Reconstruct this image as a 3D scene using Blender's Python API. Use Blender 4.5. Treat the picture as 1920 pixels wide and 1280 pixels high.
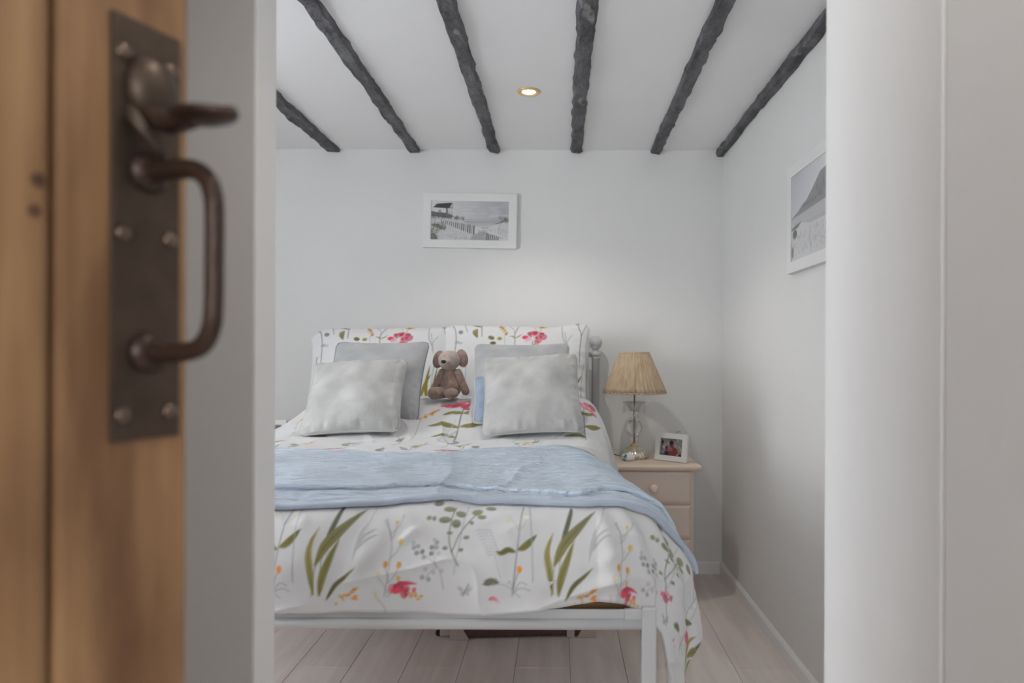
import bpy, bmesh, math, random
import numpy as np
from mathutils import Vector, Matrix

for o in list(bpy.data.objects): bpy.data.objects.remove(o, do_unlink=True)
scene = bpy.context.scene
COL = scene.collection
random.seed(7); RNG = np.random.default_rng(11)

# ------------------------------------------------------------------ camera, world, exposure
CAMZ, FPX = 1.11, 1287.0
cd = bpy.data.cameras.new('camera')
cd.sensor_fit = 'HORIZONTAL'; cd.sensor_width = 36.0; cd.lens = FPX / 1920 * 36
cd.shift_x = -88 / 1920; cd.shift_y = 25 / 1920
cd.clip_start = 0.02
cd.dof.use_dof = True; cd.dof.focus_distance = 2.05; cd.dof.aperture_fstop = 3.9
cam = bpy.data.objects.new('camera', cd); COL.objects.link(cam)
cam.location = (0, 0, CAMZ)
cam.rotation_euler = (math.radians(90), math.radians(-0.2), 0)
scene.camera = cam

world = bpy.data.worlds.new('overcast_sky'); scene.world = world; world.use_nodes = True
bg = world.node_tree.nodes['Background']
bg.inputs[0].default_value = (0.94, 0.97, 1.0, 1); bg.inputs[1].default_value = 12.2

scene.view_settings.view_transform = 'Standard'; scene.view_settings.look = 'None'
scene.view_settings.gamma = 1.0; scene.view_settings.use_curve_mapping = False
scene.view_settings.exposure = 0.45
DOWNLIGHT_W = 11.0

def portal(name, loc, rot, sx, sy):
    l = bpy.data.lights.new(name, 'AREA'); l.shape = 'RECTANGLE'; l.size = sx; l.size_y = sy
    l.cycles.is_portal = True
    o = bpy.data.objects.new(name, l); COL.objects.link(o); o.location = loc; o.rotation_euler = rot
    return o
# openings through which the sky lights the rooms
WX, WY0, WY1, WZ0, WZ1 = -2.3, 1.0, 1.75, 0.86, 1.99
portal('window_portal', (WX - .02, (WY0 + WY1) / 2, (WZ0 + WZ1) / 2), (0, math.radians(-90), 0), WZ1 - WZ0, WY1 - WY0)

LWX0, LWX1, LWZ0, LWZ1, LWY = -.40, .06, 1.0, 1.85, -1.7  # unseen landing window, added for soft daylight from behind the camera
portal('landing_portal', ((LWX0 + LWX1) / 2, LWY - .02, (LWZ0 + LWZ1) / 2), (math.radians(90), 0, 0), LWX1 - LWX0, LWZ1 - LWZ0)
scene.cycles.diffuse_bounces = 8; scene.cycles.max_bounces = 12

# ------------------------------------------------------------------ helpers
def s2l(c):
    c = c / 255.0
    return c / 12.92 if c <= .04045 else ((c + .055) / 1.055) ** 2.4
ALB = 1.6                      # the photograph shows paint and cloth at about 1/1.6 of their true reflectance
def rgb(r, g, b): return tuple(min(s2l(v) * ALB, .86) for v in (r, g, b)) + (1.0,)
def lin(c): return np.array([min(s2l(v) * 1.3, .80) for v in c])

MATS = {}
def mat(name, col, rough=.6, metal=0., var=None, vscale=(8, 8, 8), bump=0., bscale=60, spec=.5, coat=0., trans=0., ior=1.45, sheen=0., detail=4, bdist=.01, bstretch=None, uv=False):
    """procedural material: base colour, optional second colour mixed by noise, optional bump"""
    if name in MATS: return MATS[name]
    m = bpy.data.materials.new(name); m.use_nodes = True; MATS[name] = m
    nt = m.node_tree; b = nt.nodes['Principled BSDF']
    b.inputs['Base Color'].default_value = col; b.inputs['Roughness'].default_value = rough
    b.inputs['Metallic'].default_value = metal; b.inputs['Specular IOR Level'].default_value = spec
    b.inputs['Coat Weight'].default_value = coat; b.inputs['Transmission Weight'].default_value = trans
    b.inputs['IOR'].default_value = ior; b.inputs['Sheen Weight'].default_value = sheen
    tc = nt.nodes.new('ShaderNodeTexCoord')
    src = tc.outputs['UV' if uv else 'Object']
    if var is not None:
        mp = nt.nodes.new('ShaderNodeMapping'); mp.inputs['Scale'].default_value = vscale
        nt.links.new(src, mp.inputs[0])
        n = nt.nodes.new('ShaderNodeTexNoise'); n.inputs['Scale'].default_value = 1.0; n.inputs['Detail'].default_value = detail
        nt.links.new(mp.outputs[0], n.inputs['Vector'])
        r = nt.nodes.new('ShaderNodeValToRGB')
        r.color_ramp.elements[0].position = .32; r.color_ramp.elements[1].position = .68
        r.color_ramp.elements[0].color = col; r.color_ramp.elements[1].color = var
        nt.links.new(n.outputs[0], r.inputs[0]); nt.links.new(r.outputs[0], b.inputs['Base Color'])
    if bump:
        mp2 = nt.nodes.new('ShaderNodeMapping')
        mp2.inputs['Scale'].default_value = bstretch if bstretch else (bscale,) * 3
        nt.links.new(src, mp2.inputs[0])
        n2 = nt.nodes.new('ShaderNodeTexNoise'); n2.inputs['Scale'].default_value = 1.0; n2.inputs['Detail'].default_value = 5
        nt.links.new(mp2.outputs[0], n2.inputs['Vector'])
        bp = nt.nodes.new('ShaderNodeBump'); bp.inputs['Strength'].default_value = bump; bp.inputs['Distance'].default_value = bdist
        nt.links.new(n2.outputs[0], bp.inputs['Height']); nt.links.new(bp.outputs[0], b.inputs['Normal'])
    return m

def print_mat(name, rough=.85, bump=.0, bscale=300, sheen=0., spec=.3):
    """flat print: colours come from the printed pattern stored on the cloth or paper"""
    m = mat(name, (1, 1, 1, 1), rough, bump=bump, bscale=bscale, sheen=sheen, spec=spec, bdist=.002)
    nt = m.node_tree
    a = nt.nodes.new('ShaderNodeVertexColor'); a.layer_name = 'print'
    nt.links.new(a.outputs[0], nt.nodes['Principled BSDF'].inputs['Base Color'])
    return m

M_wall = mat('white_plaster', rgb(182, 182, 181), .9, var=rgb(180, 180, 179), vscale=(1.5, 1.5, 1.5), bump=.12, bscale=9, bdist=.02)
M_ceil = mat('ceiling_plaster', rgb(193, 193, 194), .9, var=rgb(191, 191, 192), vscale=(1.2, 1.2, 1.2), bump=.08, bscale=5, bdist=.02)
M_gloss = mat('white_gloss_paint', rgb(188, 188, 188), .45, bump=.05, bscale=40, bdist=.004)
M_beam = mat('black_beam_paint', rgb(54, 54, 57), .7, var=rgb(92, 92, 95), vscale=(26, 7, 26), bump=1.0, bscale=34, bdist=.02, detail=7)
M_frame = mat('white_frame', rgb(184, 184, 183), .5)
M_metal = mat('white_bed_metal', rgb(160, 161, 162), .35, bump=.04, bscale=20)
M_mattress = mat('mattress_ticking', rgb(180, 181, 183), .9, bump=.2, bscale=90)
M_slat = mat('pale_slat_wood', rgb(130, 100, 70), .7, var=rgb(110, 82, 56), vscale=(3, 30, 30))
M_grey_cush = mat('grey_velvet', rgb(157, 157, 155), .95, var=rgb(137, 137, 136), vscale=(9, 9, 11), bump=.35, bscale=220, bdist=.003, sheen=.25, detail=6)
M_grey_cush2 = mat('darker_grey_velvet', rgb(144, 145, 146), .95, var=rgb(128, 129, 131), vscale=(9, 9, 11), bump=.35, bscale=220, bdist=.003, sheen=.2)
M_piping = mat('navy_grey_piping', rgb(96, 101, 114), .8)
M_piping2 = mat('pale_grey_piping', rgb(146, 146, 146), .9)
M_bluecush = mat('pale_blue_cotton', rgb(118, 131, 148), .9, var=rgb(130, 140, 153), vscale=(6, 6, 6), bump=.3, bscale=150, bdist=.003)
M_fur = mat('brown_plush', rgb(142, 121, 110), .98, var=rgb(116, 97, 88), vscale=(70, 70, 70), bump=1.0, bscale=190, bdist=.006, sheen=.4)
M_face = mat('grey_plush', rgb(156, 143, 136), .98, var=rgb(138, 124, 117), vscale=(70, 70, 70), bump=.9, bscale=190, bdist=.005, sheen=.4)
M_black = mat('black_plastic', rgb(34, 32, 33), .35)
M_cab = mat('taupe_cabinet_paint', rgb(168, 156, 147), .5, bump=.03, bscale=30)
M_cabtop = mat('cream_cabinet_paint', rgb(184, 169, 153), .45, bump=.03, bscale=30)
M_knob = mat('cream_knob', rgb(186, 172, 157), .4)
M_shade = mat('beige_silk', rgb(164, 146, 122), .8, var=rgb(144, 125, 100), vscale=(60, 60, 4), bump=.2, bscale=200, sheen=.3)
M_shadetrim = mat('beige_shade_trim', rgb(150, 136, 116), .8)
M_glass = mat('clear_glass', (1, 1, 1, 1), .03, trans=1.0, ior=1.22)
M_glass2 = mat('heavy_clear_glass', (1, 1, 1, 1), .03, trans=1.0, ior=1.38)
def clear_glass(name, edge):
    m = bpy.data.materials.new(name); m.use_nodes = True; nt = m.node_tree; nt.nodes.clear()
    o = nt.nodes.new('ShaderNodeOutputMaterial'); mx = nt.nodes.new('ShaderNodeMixShader'); t = nt.nodes.new('ShaderNodeBsdfTransparent'); g = nt.nodes.new('ShaderNodeBsdfGlossy')
    t.inputs[0].default_value = (.975, .978, .98, 1); g.inputs['Roughness'].default_value = .06; g.inputs[0].default_value = (.9, .9, .9, 1)
    f = nt.nodes.new('ShaderNodeLayerWeight'); f.inputs[0].default_value = edge; k = nt.nodes.new('ShaderNodeMath'); k.operation = 'MULTIPLY'; k.inputs[1].default_value = .55
    nt.links.new(f.outputs['Facing'], k.inputs[0]); nt.links.new(k.outputs[0], mx.inputs[0]); nt.links.new(t.outputs[0], mx.inputs[1]); nt.links.new(g.outputs[0], mx.inputs[2]); nt.links.new(mx.outputs[0], o.inputs[0]); return m
M_glass = clear_glass('cut_clear_glass', .35)
M_silver = mat('mercury_glass', rgb(196, 190, 176), .25, metal=.6, var=rgb(150, 142, 128), vscale=(50, 50, 50))
M_chrome = mat('steel_rod', rgb(150, 150, 148), .3, metal=.9)
M_brass = mat('pale_brass', rgb(196, 168, 120), .35, metal=.7)
M_case = mat('dark_brown_leather', rgb(62, 44, 40), .6, var=rgb(52, 36, 34), vscale=(30, 30, 30), bump=.3, bscale=120)
M_tan = mat('pale_leather', rgb(136, 126, 120), .6, bump=.2, bscale=120)
M_iron = mat('bronzed_iron', rgb(70, 58, 48), .42, metal=.5, var=rgb(58, 48, 41), vscale=(30, 30, 30), bump=.25, bscale=90, bdist=.004)
M_handle = mat('dark_bronzed_iron', rgb(58, 43, 36), .36, metal=.35, var=rgb(48, 36, 30), vscale=(40, 40, 40), bump=.15, bscale=90)
M_screw = mat('worn_bronze_screw', rgb(96, 82, 72), .28, metal=.8)
M_dark = mat('shadow_hole_black', rgb(26, 24, 22), .8)

def pine(name, c0, c1, seed):
    m = bpy.data.materials.new(name); m.use_nodes = True
    nt = m.node_tree; b = nt.nodes['Principled BSDF']; b.inputs['Roughness'].default_value = .5
    tc = nt.nodes.new('ShaderNodeTexCoord')
    mp = nt.nodes.new('ShaderNodeMapping'); mp.inputs['Scale'].default_value = (55, 55, 2.4); mp.inputs['Location'].default_value = (seed, seed * 2, seed)
    n = nt.nodes.new('ShaderNodeTexNoise'); n.inputs['Scale'].default_value = 1; n.inputs['Detail'].default_value = 6; n.inputs['Distortion'].default_value = .6
    mp3 = nt.nodes.new('ShaderNodeMapping'); mp3.inputs['Scale'].default_value = (14, 14, 5); mp3.inputs['Location'].default_value = (seed * 3, seed, seed * 4)
    n3 = nt.nodes.new('ShaderNodeTexNoise'); n3.inputs['Scale'].default_value = 1; n3.inputs['Detail'].default_value = 2
    ad = nt.nodes.new('ShaderNodeMath'); ad.operation = 'MULTIPLY_ADD'; ad.inputs[1].default_value = .5
    mu = nt.nodes.new('ShaderNodeMath'); mu.operation = 'MULTIPLY'; mu.inputs[1].default_value = .5
    r = nt.nodes.new('ShaderNodeValToRGB'); r.color_ramp.elements[0].position = .36; r.color_ramp.elements[1].position = .64
    r.color_ramp.elements[0].color = c0; r.color_ramp.elements[1].color = c1
    nt.links.new(tc.outputs['Object'], mp.inputs[0]); nt.links.new(mp.outputs[0], n.inputs['Vector'])
    nt.links.new(tc.outputs['Object'], mp3.inputs[0]); nt.links.new(mp3.outputs[0], n3.inputs['Vector'])
    nt.links.new(n3.outputs[0], mu.inputs[0]); nt.links.new(n.outputs[0], ad.inputs[0]); nt.links.new(mu.outputs[0], ad.inputs[2])
    nt.links.new(ad.outputs[0], r.inputs[0]); nt.links.new(r.outputs[0], b.inputs['Base Color'])
    return m
def add_patches(m, col, scale, lo, hi, stretch=(1, 1, 1)):
    """sparse worn patches of a second colour over a procedural material"""
    nt = m.node_tree; b = nt.nodes['Principled BSDF']; l = b.inputs['Base Color'].links[0]; src = l.from_socket
    tc = nt.nodes.new('ShaderNodeTexCoord'); mp = nt.nodes.new('ShaderNodeMapping'); mp.inputs['Scale'].default_value = [scale * k for k in stretch]; mp.inputs['Location'].default_value = (3.3, 1.7, 9.1)
    n = nt.nodes.new('ShaderNodeTexNoise'); n.inputs['Scale'].default_value = 1; n.inputs['Detail'].default_value = 6
    r = nt.nodes.new('ShaderNodeMapRange'); r.inputs['From Min'].default_value = lo; r.inputs['From Max'].default_value = hi
    mx = nt.nodes.new('ShaderNodeMix'); mx.data_type = 'RGBA'; mx.inputs['B'].default_value = col
    nt.links.new(tc.outputs['Object'], mp.inputs[0]); nt.links.new(mp.outputs[0], n.inputs['Vector']); nt.links.new(n.outputs[0], r.inputs[0])
    nt.links.new(r.outputs[0], mx.inputs['Factor']); nt.links.new(src, mx.inputs['A']); nt.links.new(mx.outputs['Result'], b.inputs['Base Color'])
def add_knot(m, p, rx, rz, col):
    """dark oval knot in the timber at object point p"""
    nt = m.node_tree; b = nt.nodes['Principled BSDF']; src = b.inputs['Base Color'].links[0].from_socket
    tc = nt.nodes.new('ShaderNodeTexCoord'); mp = nt.nodes.new('ShaderNodeMapping'); mp.inputs['Scale'].default_value = (1 / rx, 0, 1 / rz); mp.inputs['Location'].default_value = (-p[0] / rx, 0, -p[1] / rz)
    ln = nt.nodes.new('ShaderNodeVectorMath'); ln.operation = 'LENGTH'; r = nt.nodes.new('ShaderNodeMapRange'); r.inputs['From Min'].default_value = 1; r.inputs['From Max'].default_value = .4
    mx = nt.nodes.new('ShaderNodeMix'); mx.data_type = 'RGBA'; mx.inputs['B'].default_value = col
    nt.links.new(tc.outputs['Object'], mp.inputs[0]); nt.links.new(mp.outputs[0], ln.inputs[0]); nt.links.new(ln.outputs['Value'], r.inputs[0])
    nt.links.new(r.outputs[0], mx.inputs['Factor']); nt.links.new(src, mx.inputs['A']); nt.links.new(mx.outputs['Result'], b.inputs['Base Color'])
add_patches(M_beam, rgb(112, 112, 112), 9, .62, .70, (2, 1, 2))
M_pine = pine('waxed_pine', rgb(104, 75, 49), rgb(140, 109, 76), 3.1)

add_patches(M_pine, rgb(88, 60, 38), 3.2, .52, .72, (4, 4, 1))
add_knot(M_pine, (.606, 1.203), .006, .006, rgb(60, 40, 26)); add_knot(M_pine, (.604, 1.186), .005, .005, rgb(70, 46, 30))
def floor_mats():
    out = []
    for i, (a, b_) in enumerate([((190, 182, 178), (176, 167, 162)), ((186, 178, 173), (172, 163, 158)), ((193, 186, 182), (181, 173, 168))]):
        out.append(mat('pale_oak_laminate_%d' % i, rgb(*a), .45, var=rgb(*b_), vscale=(22, 2.2, 22), detail=8, bump=.04, bscale=60))
    return out
M_floor = floor_mats()

# -------- mesh builders
def new_obj(name, me, m=None, parent=None, label=None, cat=None, group=None, kind=None):
    o = bpy.data.objects.new(name, me); COL.objects.link(o)
    if m is not None and me is not None and len(me.materials) == 0: me.materials.append(m)
    if parent is not None: o.parent = parent
    tag(o, label, cat, group, kind); return o
def tag(o, label=None, cat=None, group=None, kind=None):
    if label: o['label'] = label
    if cat: o['category'] = cat
    if group: o['group'] = group
    if kind: o['kind'] = kind
    return o
def empty(name, loc, rz=0, label=None, cat=None, group=None, kind=None):
    o = bpy.data.objects.new(name, None); COL.objects.link(o); o.location = loc; o.rotation_euler = (0, 0, rz)
    o.empty_display_size = .05
    return tag(o, label, cat, group, kind)

def mesh_from(name, V, F, smooth=False):
    me = bpy.data.meshes.new(name); me.from_pydata([tuple(v) for v in V], [], [tuple(f) for f in F])
    if smooth: me.polygons.foreach_set('use_smooth', [True] * len(me.polygons))
    me.update(); return me
def box_me(name, lo, hi, bev=0., seg=2, smooth=False):
    bm = bmesh.new(); bmesh.ops.create_cube(bm, size=1)
    for v in bm.verts:
        v.co = Vector([(lo[i] + hi[i]) / 2 + v.co[i] * (hi[i] - lo[i]) for i in range(3)])
    if bev: bmesh.ops.bevel(bm, geom=bm.edges[:], offset=bev, segments=seg, profile=.5, affect='EDGES')
    me = bpy.data.meshes.new(name); bm.to_mesh(me); bm.free()
    if smooth: me.polygons.foreach_set('use_smooth', [True] * len(me.polygons))
    return me
def box(name, lo, hi, m, parent=None, bev=0., seg=2, **k): return new_obj(name, box_me(name, lo, hi, bev, seg), m, parent, **k)
def multibox_me(name, boxes):
    bm = bmesh.new()
    for lo, hi, bev in boxes:
        t = bmesh.new(); bmesh.ops.create_cube(t, size=1)
        for v in t.verts: v.co = Vector([(lo[i] + hi[i]) / 2 + v.co[i] * (hi[i] - lo[i]) for i in range(3)])
        if bev: bmesh.ops.bevel(t, geom=t.edges[:], offset=bev, segments=2, profile=.5, affect='EDGES')
        tm = bpy.data.meshes.new('t'); t.to_mesh(tm); t.free(); bm.from_mesh(tm); bpy.data.meshes.remove(tm)
    me = bpy.data.meshes.new(name); bm.to_mesh(me); bm.free(); return me

def grid_mesh(name, P, colors=None, uv=None, closed_u=False, flip=False, layers=None):
    """P: list of (nv,nu,3) arrays joined in one mesh"""
    Ps = P if isinstance(P, list) else [P]
    Cs = colors if isinstance(colors, list) else [colors] * len(Ps)
    flips = flip if isinstance(flip, list) else [flip] * len(Ps)
    vs, qs, cs, uvs, off = [], [], [], [], 0
    for Pk, Ck, fk in zip(Ps, Cs, flips):
        nv, nu = Pk.shape[:2]
        idx = np.arange(nv * nu).reshape(nv, nu) + off
        if closed_u: idx = np.concatenate([idx, idx[:, :1]], 1)
        a, b, c, d = idx[:-1, :-1], idx[:-1, 1:], idx[1:, 1:], idx[1:, :-1]
        q = np.stack([a, b, c, d], -1).reshape(-1, 4)
        if fk: q = q[:, ::-1]
        vs.append(Pk.reshape(-1, 3)); qs.append(q); off += nv * nu
        if Ck is not None: cs.append(Ck.reshape(-1, 3))
    V = np.concatenate(vs).astype(np.float32); Q = np.concatenate(qs).astype(np.int32)
    me = bpy.data.meshes.new(name)
    me.vertices.add(len(V)); me.vertices.foreach_set('co', V.ravel())
    me.loops.add(Q.size); me.loops.foreach_set('vertex_index', Q.ravel())
    me.polygons.add(len(Q)); me.polygons.foreach_set('loop_start', np.arange(0, Q.size, 4, dtype=np.int32))
    me.polygons.foreach_set('use_smooth', np.ones(len(Q), dtype=bool))
    me.update(calc_edges=True)
    if cs:
        C = np.concatenate(cs); C = np.concatenate([C, np.ones((len(C), 1))], 1).astype(np.float32)
        at = me.color_attributes.new('print', 'FLOAT_COLOR', 'POINT'); at.data.foreach_set('color', C.ravel())
    if uv is not None:
        U = np.concatenate([u.reshape(-1, 2) for u in (uv if isinstance(uv, list) else [uv])]).astype(np.float32)
        l = me.uv_layers.new(name='UVMap'); l.data.foreach_set('uv', U[Q.ravel()].ravel())
    return me

def lathe_me(name, prof, n=32, mod=None, smooth=True, close=False):
    """prof: (r,z) list; mod(theta, i) multiplies the radius"""
    V, F = [], []
    for i, (r, z) in enumerate(prof):
        for k in range(n):
            t = 2 * math.pi * k / n; rr = r * (mod(t, i) if mod else 1)
            V.append((rr * math.cos(t), rr * math.sin(t), z))
    m = len(prof)
    for i in range(m - 1 if not close else m):
        for k in range(n):
            a, b = i * n + k, i * n + (k + 1) % n; j = (i + 1) % m
            F.append((a, b, j * n + (k + 1) % n, j * n + k))
    if not close:
        if prof[0][0] > 1e-5: F.append(tuple(range(n))[::-1])
        if prof[-1][0] > 1e-5: F.append(tuple(range((m - 1) * n, m * n)))
    me = mesh_from(name, V, F, smooth)
    bm = bmesh.new(); bm.from_mesh(me); bmesh.ops.remove_doubles(bm, verts=bm.verts, dist=1e-6); bmesh.ops.recalc_face_normals(bm, faces=bm.faces)
    bm.to_mesh(me); bm.free(); return me

def spline(pts, n):
    P = [Vector(p) for p in pts]; out = []
    Q = [P[0] * 2 - P[1]] + P + [P[-1] * 2 - P[-2]]
    segs = len(P) - 1
    for k in range(n):
        t = k / (n - 1) * segs; i = min(int(t), segs - 1); u = t - i
        a, b, c, d = Q[i], Q[i + 1], Q[i + 2], Q[i + 3]
        out.append(.5 * ((2 * b) + (-a + c) * u + (2 * a - 5 * b + 4 * c - d) * u * u + (-a + 3 * b - 3 * c + d) * u ** 3))
    return out
def tube_me(name, pts, rad, n=12, closed=False, flat=None):
    """sweep a circle (or an ellipse, flat=(w,h) factors) along points; rad number or list"""
    pts = [Vector(p) for p in pts]; m = len(pts)
    rads = [rad] * m if not hasattr(rad, '__len__') else list(rad)
    V, F = [], []
    tan = []
    for i in range(m):
        a = pts[(i - 1) % m] if (closed or i > 0) else pts[i]; b = pts[(i + 1) % m] if (closed or i < m - 1) else pts[i]
        tan.append((b - a).normalized())
    ref = Vector((0, 0, 1)) if abs(tan[0].z) < .9 else Vector((1, 0, 0))
    u = tan[0].cross(ref).normalized()
    for i in range(m):
        u = (u - tan[i] * u.dot(tan[i])).normalized(); w = tan[i].cross(u)
        for k in range(n):
            t = 2 * math.pi * k / n
            fx, fy = flat if flat else (1, 1)
            V.append(pts[i] + (u * math.cos(t) * fx + w * math.sin(t) * fy) * rads[i])
    for i in range(m if closed else m - 1):
        j = (i + 1) % m
        for k in range(n): F.append((i * n + k, i * n + (k + 1) % n, j * n + (k + 1) % n, j * n + k))
    if not closed: F.append(tuple(range(n))[::-1]); F.append(tuple(range((m - 1) * n, m * n)))
    return mesh_from(name, V, F, True)
def blob_me(name, a, b, r0, r1, n=16, m=14, flat=None, bend=None):
    """limb: rounded, tapering from radius r0 at a to r1 at b"""
    a, b = Vector(a), Vector(b); L = (b - a).length; pts, rad = [], []
    for i in range(m):
        t = i / (m - 1); s = .5 - .5 * math.cos(math.pi * t)
        x = -r0 + s * (L + r0 + r1)                       # along the axis including the caps
        if x < 0: r = math.sqrt(max(r0 * r0 - x * x, 1e-8))
        elif x > L: r = math.sqrt(max(r1 * r1 - (x - L) ** 2, 1e-8))
        else: r = r0 + (r1 - r0) * x / L
        p = a + (b - a).normalized() * x
        if bend: p = p + Vector(bend) * math.sin(math.pi * min(max(x / max(L, 1e-6), 0), 1))
        pts.append(p); rad.append(max(r, 1e-4))
    return tube_me(name, pts, rad, n, flat=flat)
def ellipsoid_me(name, c, r, n=20, m=14):
    V, F = [], []
    for i in range(m + 1):
        ph = math.pi * i / m
        for k in range(n):
            t = 2 * math.pi * k / n
            V.append((c[0] + r[0] * math.sin(ph) * math.cos(t), c[1] + r[1] * math.sin(ph) * math.sin(t), c[2] - r[2] * math.cos(ph)))
    for i in range(m):
        for k in range(n): F.append((i * n + k, i * n + (k + 1) % n, (i + 1) * n + (k + 1) % n, (i + 1) * n + k))
    return mesh_from(name, V, F, True)

_tab = RNG.random((256, 256))
def vnoise(x, y, seed=0):
    x = np.asarray(x, float) + seed * 17.31; y = np.asarray(y, float) + seed * 5.77
    xi, yi = np.floor(x).astype(int), np.floor(y).astype(int); fx, fy = x - xi, y - yi
    fx = fx * fx * (3 - 2 * fx); fy = fy * fy * (3 - 2 * fy)
    g = lambda i, j: _tab[i & 255, j & 255]
    return ((g(xi, yi) * (1 - fx) + g(xi + 1, yi) * fx) * (1 - fy) + (g(xi, yi + 1) * (1 - fx) + g(xi + 1, yi + 1) * fx) * fy) * 2 - 1
def fbm(x, y, o=4, seed=0):
    s, a = 0, 1.
    for k in range(o): s = s + a * vnoise(x * 2 ** k, y * 2 ** k, seed + k); a *= .5
    return s
def sstep(e0, e1, x):
    t = np.clip((x - e0) / (e1 - e0), 0, 1); return t * t * (3 - 2 * t)

# -------- flat print painter (patterns on cloth and paper)
class Canvas:
    def __init__(s, x0, y0, w, h, res, bgc):
        s.x0, s.y0, s.res = x0, y0, res; s.nx, s.ny = int(w / res) + 1, int(h / res) + 1
        s.a = np.empty((s.ny, s.nx, 3)); s.a[:] = lin(bgc)
    def _win(s, pts, pad):
        p = np.asarray(pts, float); lo = p.min(0) - pad; hi = p.max(0) + pad
        i0 = max(int((lo[0] - s.x0) / s.res), 0); i1 = min(int((hi[0] - s.x0) / s.res) + 2, s.nx)
        j0 = max(int((lo[1] - s.y0) / s.res), 0); j1 = min(int((hi[1] - s.y0) / s.res) + 2, s.ny)
        if i1 <= i0 or j1 <= j0: return None
        X, Y = np.meshgrid(s.x0 + np.arange(i0, i1) * s.res, s.y0 + np.arange(j0, j1) * s.res)
        return i0, i1, j0, j1, X, Y
    def _mix(s, w, al, col):
        i0, i1, j0, j1 = w[:4]; s.a[j0:j1, i0:i1] = s.a[j0:j1, i0:i1] * (1 - al[..., None]) + col * al[..., None]
    @staticmethod
    def _segd(X, Y, p, q):
        d = q - p; L = max(d @ d, 1e-12); t = np.clip(((X - p[0]) * d[0] + (Y - p[1]) * d[1]) / L, 0, 1)
        return np.hypot(X - p[0] - t * d[0], Y - p[1] - t * d[1])
    def poly(s, pts, c, al=1., c2=None, ax=None, soft=1.):
        p = np.asarray(pts, float); w = s._win(p, s.res * 2 * soft)
        if w is None: return
        X, Y = w[4:]; ins = np.zeros(X.shape, bool); dm = np.full(X.shape, 1e9)
        for k in range(len(p)):
            a, b = p[k], p[(k + 1) % len(p)]
            cond = ((a[1] > Y) != (b[1] > Y)); xi = (b[0] - a[0]) * (Y - a[1]) / (b[1] - a[1] + 1e-15) + a[0]
            ins ^= cond & (X < xi); dm = np.minimum(dm, s._segd(X, Y, a, b))
        A = np.clip(.5 + np.where(ins, dm, -dm) / (s.res * soft), 0, 1) * al
        col = lin(c)
        if c2 is not None:
            a, b = np.asarray(ax[0]), np.asarray(ax[1]); d = b - a
            t = np.clip(((X - a[0]) * d[0] + (Y - a[1]) * d[1]) / (d @ d), 0, 1)[..., None]; col = col * (1 - t) + lin(c2) * t
        s._mix(w, A, col)
    def line(s, pts, wd, c, al=1.):
        p = np.asarray(pts, float); w = s._win(p, wd + s.res * 2)
        if w is None: return
        X, Y = w[4:]; dm = np.full(X.shape, 1e9)
        for k in range(len(p) - 1): dm = np.minimum(dm, s._segd(X, Y, p[k], p[k + 1]))
        ww = max(wd, s.res * 1.1); A = np.clip(.5 + (ww / 2 - dm) / s.res, 0, 1) * al * min(1, (wd / ww) ** .6)
        s._mix(w, A, lin(c))
    def curve(s, pts, wd, c, al=1., n=20):
        s.line([(v.x, v.y) for v in spline([(a, b, 0) for a, b in pts], n)], wd, c, al)
    def leaf(s, pts, W, c0, c1, al=1., rib=True, peak=.8):
        sp = spline([(a, b, 0) for a, b in pts], 16); L, R = [], []
        for i, v in enumerate(sp):
            t = i / 15; a = sp[max(i - 1, 0)]; b = sp[min(i + 1, 15)]; d = (b - a).normalized()
            h = W / 2 * math.sin(math.pi * min(max(t, .02), .995) ** peak) ** .8
            L.append((v.x - d.y * h, v.y + d.x * h)); R.append((v.x + d.y * h, v.y - d.x * h))
        s.poly(L + R[::-1], c0, al, c1, ((sp[0].x, sp[0].y), (sp[-1].x, sp[-1].y)))
        if rib: s.line([(v.x, v.y) for v in sp[1:-2]], W * .1, tuple(int(x * .72) for x in c0), al * .7)
    def oval(s, x, y, rx, ry, c, al=1., c2=None, rot=0., soft=1.):
        ca, sa = math.cos(rot), math.sin(rot)
        p = [(x + rx * math.cos(t) * ca - ry * math.sin(t) * sa, y + rx * math.cos(t) * sa + ry * math.sin(t) * ca) for t in np.linspace(0, 2 * math.pi, 18)[:-1]]
        s.poly(p, c, al, c2, ((x, y - ry), (x, y + ry)) if c2 is not None else None, soft)
    def sample(s, x, y):
        u = np.clip((x - s.x0) / s.res, 0, s.nx - 1.001); v = np.clip((y - s.y0) / s.res, 0, s.ny - 1.001)
        i, j = u.astype(int), v.astype(int); fu, fv = (u - i)[..., None], (v - j)[..., None]
        return (s.a[j, i] * (1 - fu) + s.a[j, i + 1] * fu) * (1 - fv) + (s.a[j + 1, i] * (1 - fu) + s.a[j + 1, i + 1] * fu) * fv

OLIVE, DOLIVE, GREYG, STEM, GREY, LGREY = (124, 119, 70), (90, 90, 60), (106, 110, 98), (108, 112, 110), (138, 140, 141), (162, 163, 164)
RED, PINK, LPINK, MAUVE, ORNG, YEL, PYEL = (160, 50, 68), (182, 86, 108), (196, 146, 158), (152, 92, 120), (184, 134, 60), (184, 160, 92), (188, 178, 142)
def flower(c, x, y, s, rnd, cols=(RED, PINK, RED, LPINK, (170, 36, 62))):
    for k in range(16):
        a = rnd.uniform(0, 2 * math.pi); r = s * math.sqrt(rnd.random()) * .85
        q = s * rnd.uniform(.2, .36)
        c.oval(x + r * math.cos(a), y + .48 * r * math.sin(a), q, q * .75, rnd.choice(cols), rnd.uniform(.65, .95), rot=rnd.uniform(0, 3))
    for k in range(4): c.oval(x + rnd.uniform(-.5, .5) * s, y + rnd.uniform(-.2, .3) * s, s * .09, s * .07, (120, 26, 46), .6)
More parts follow.
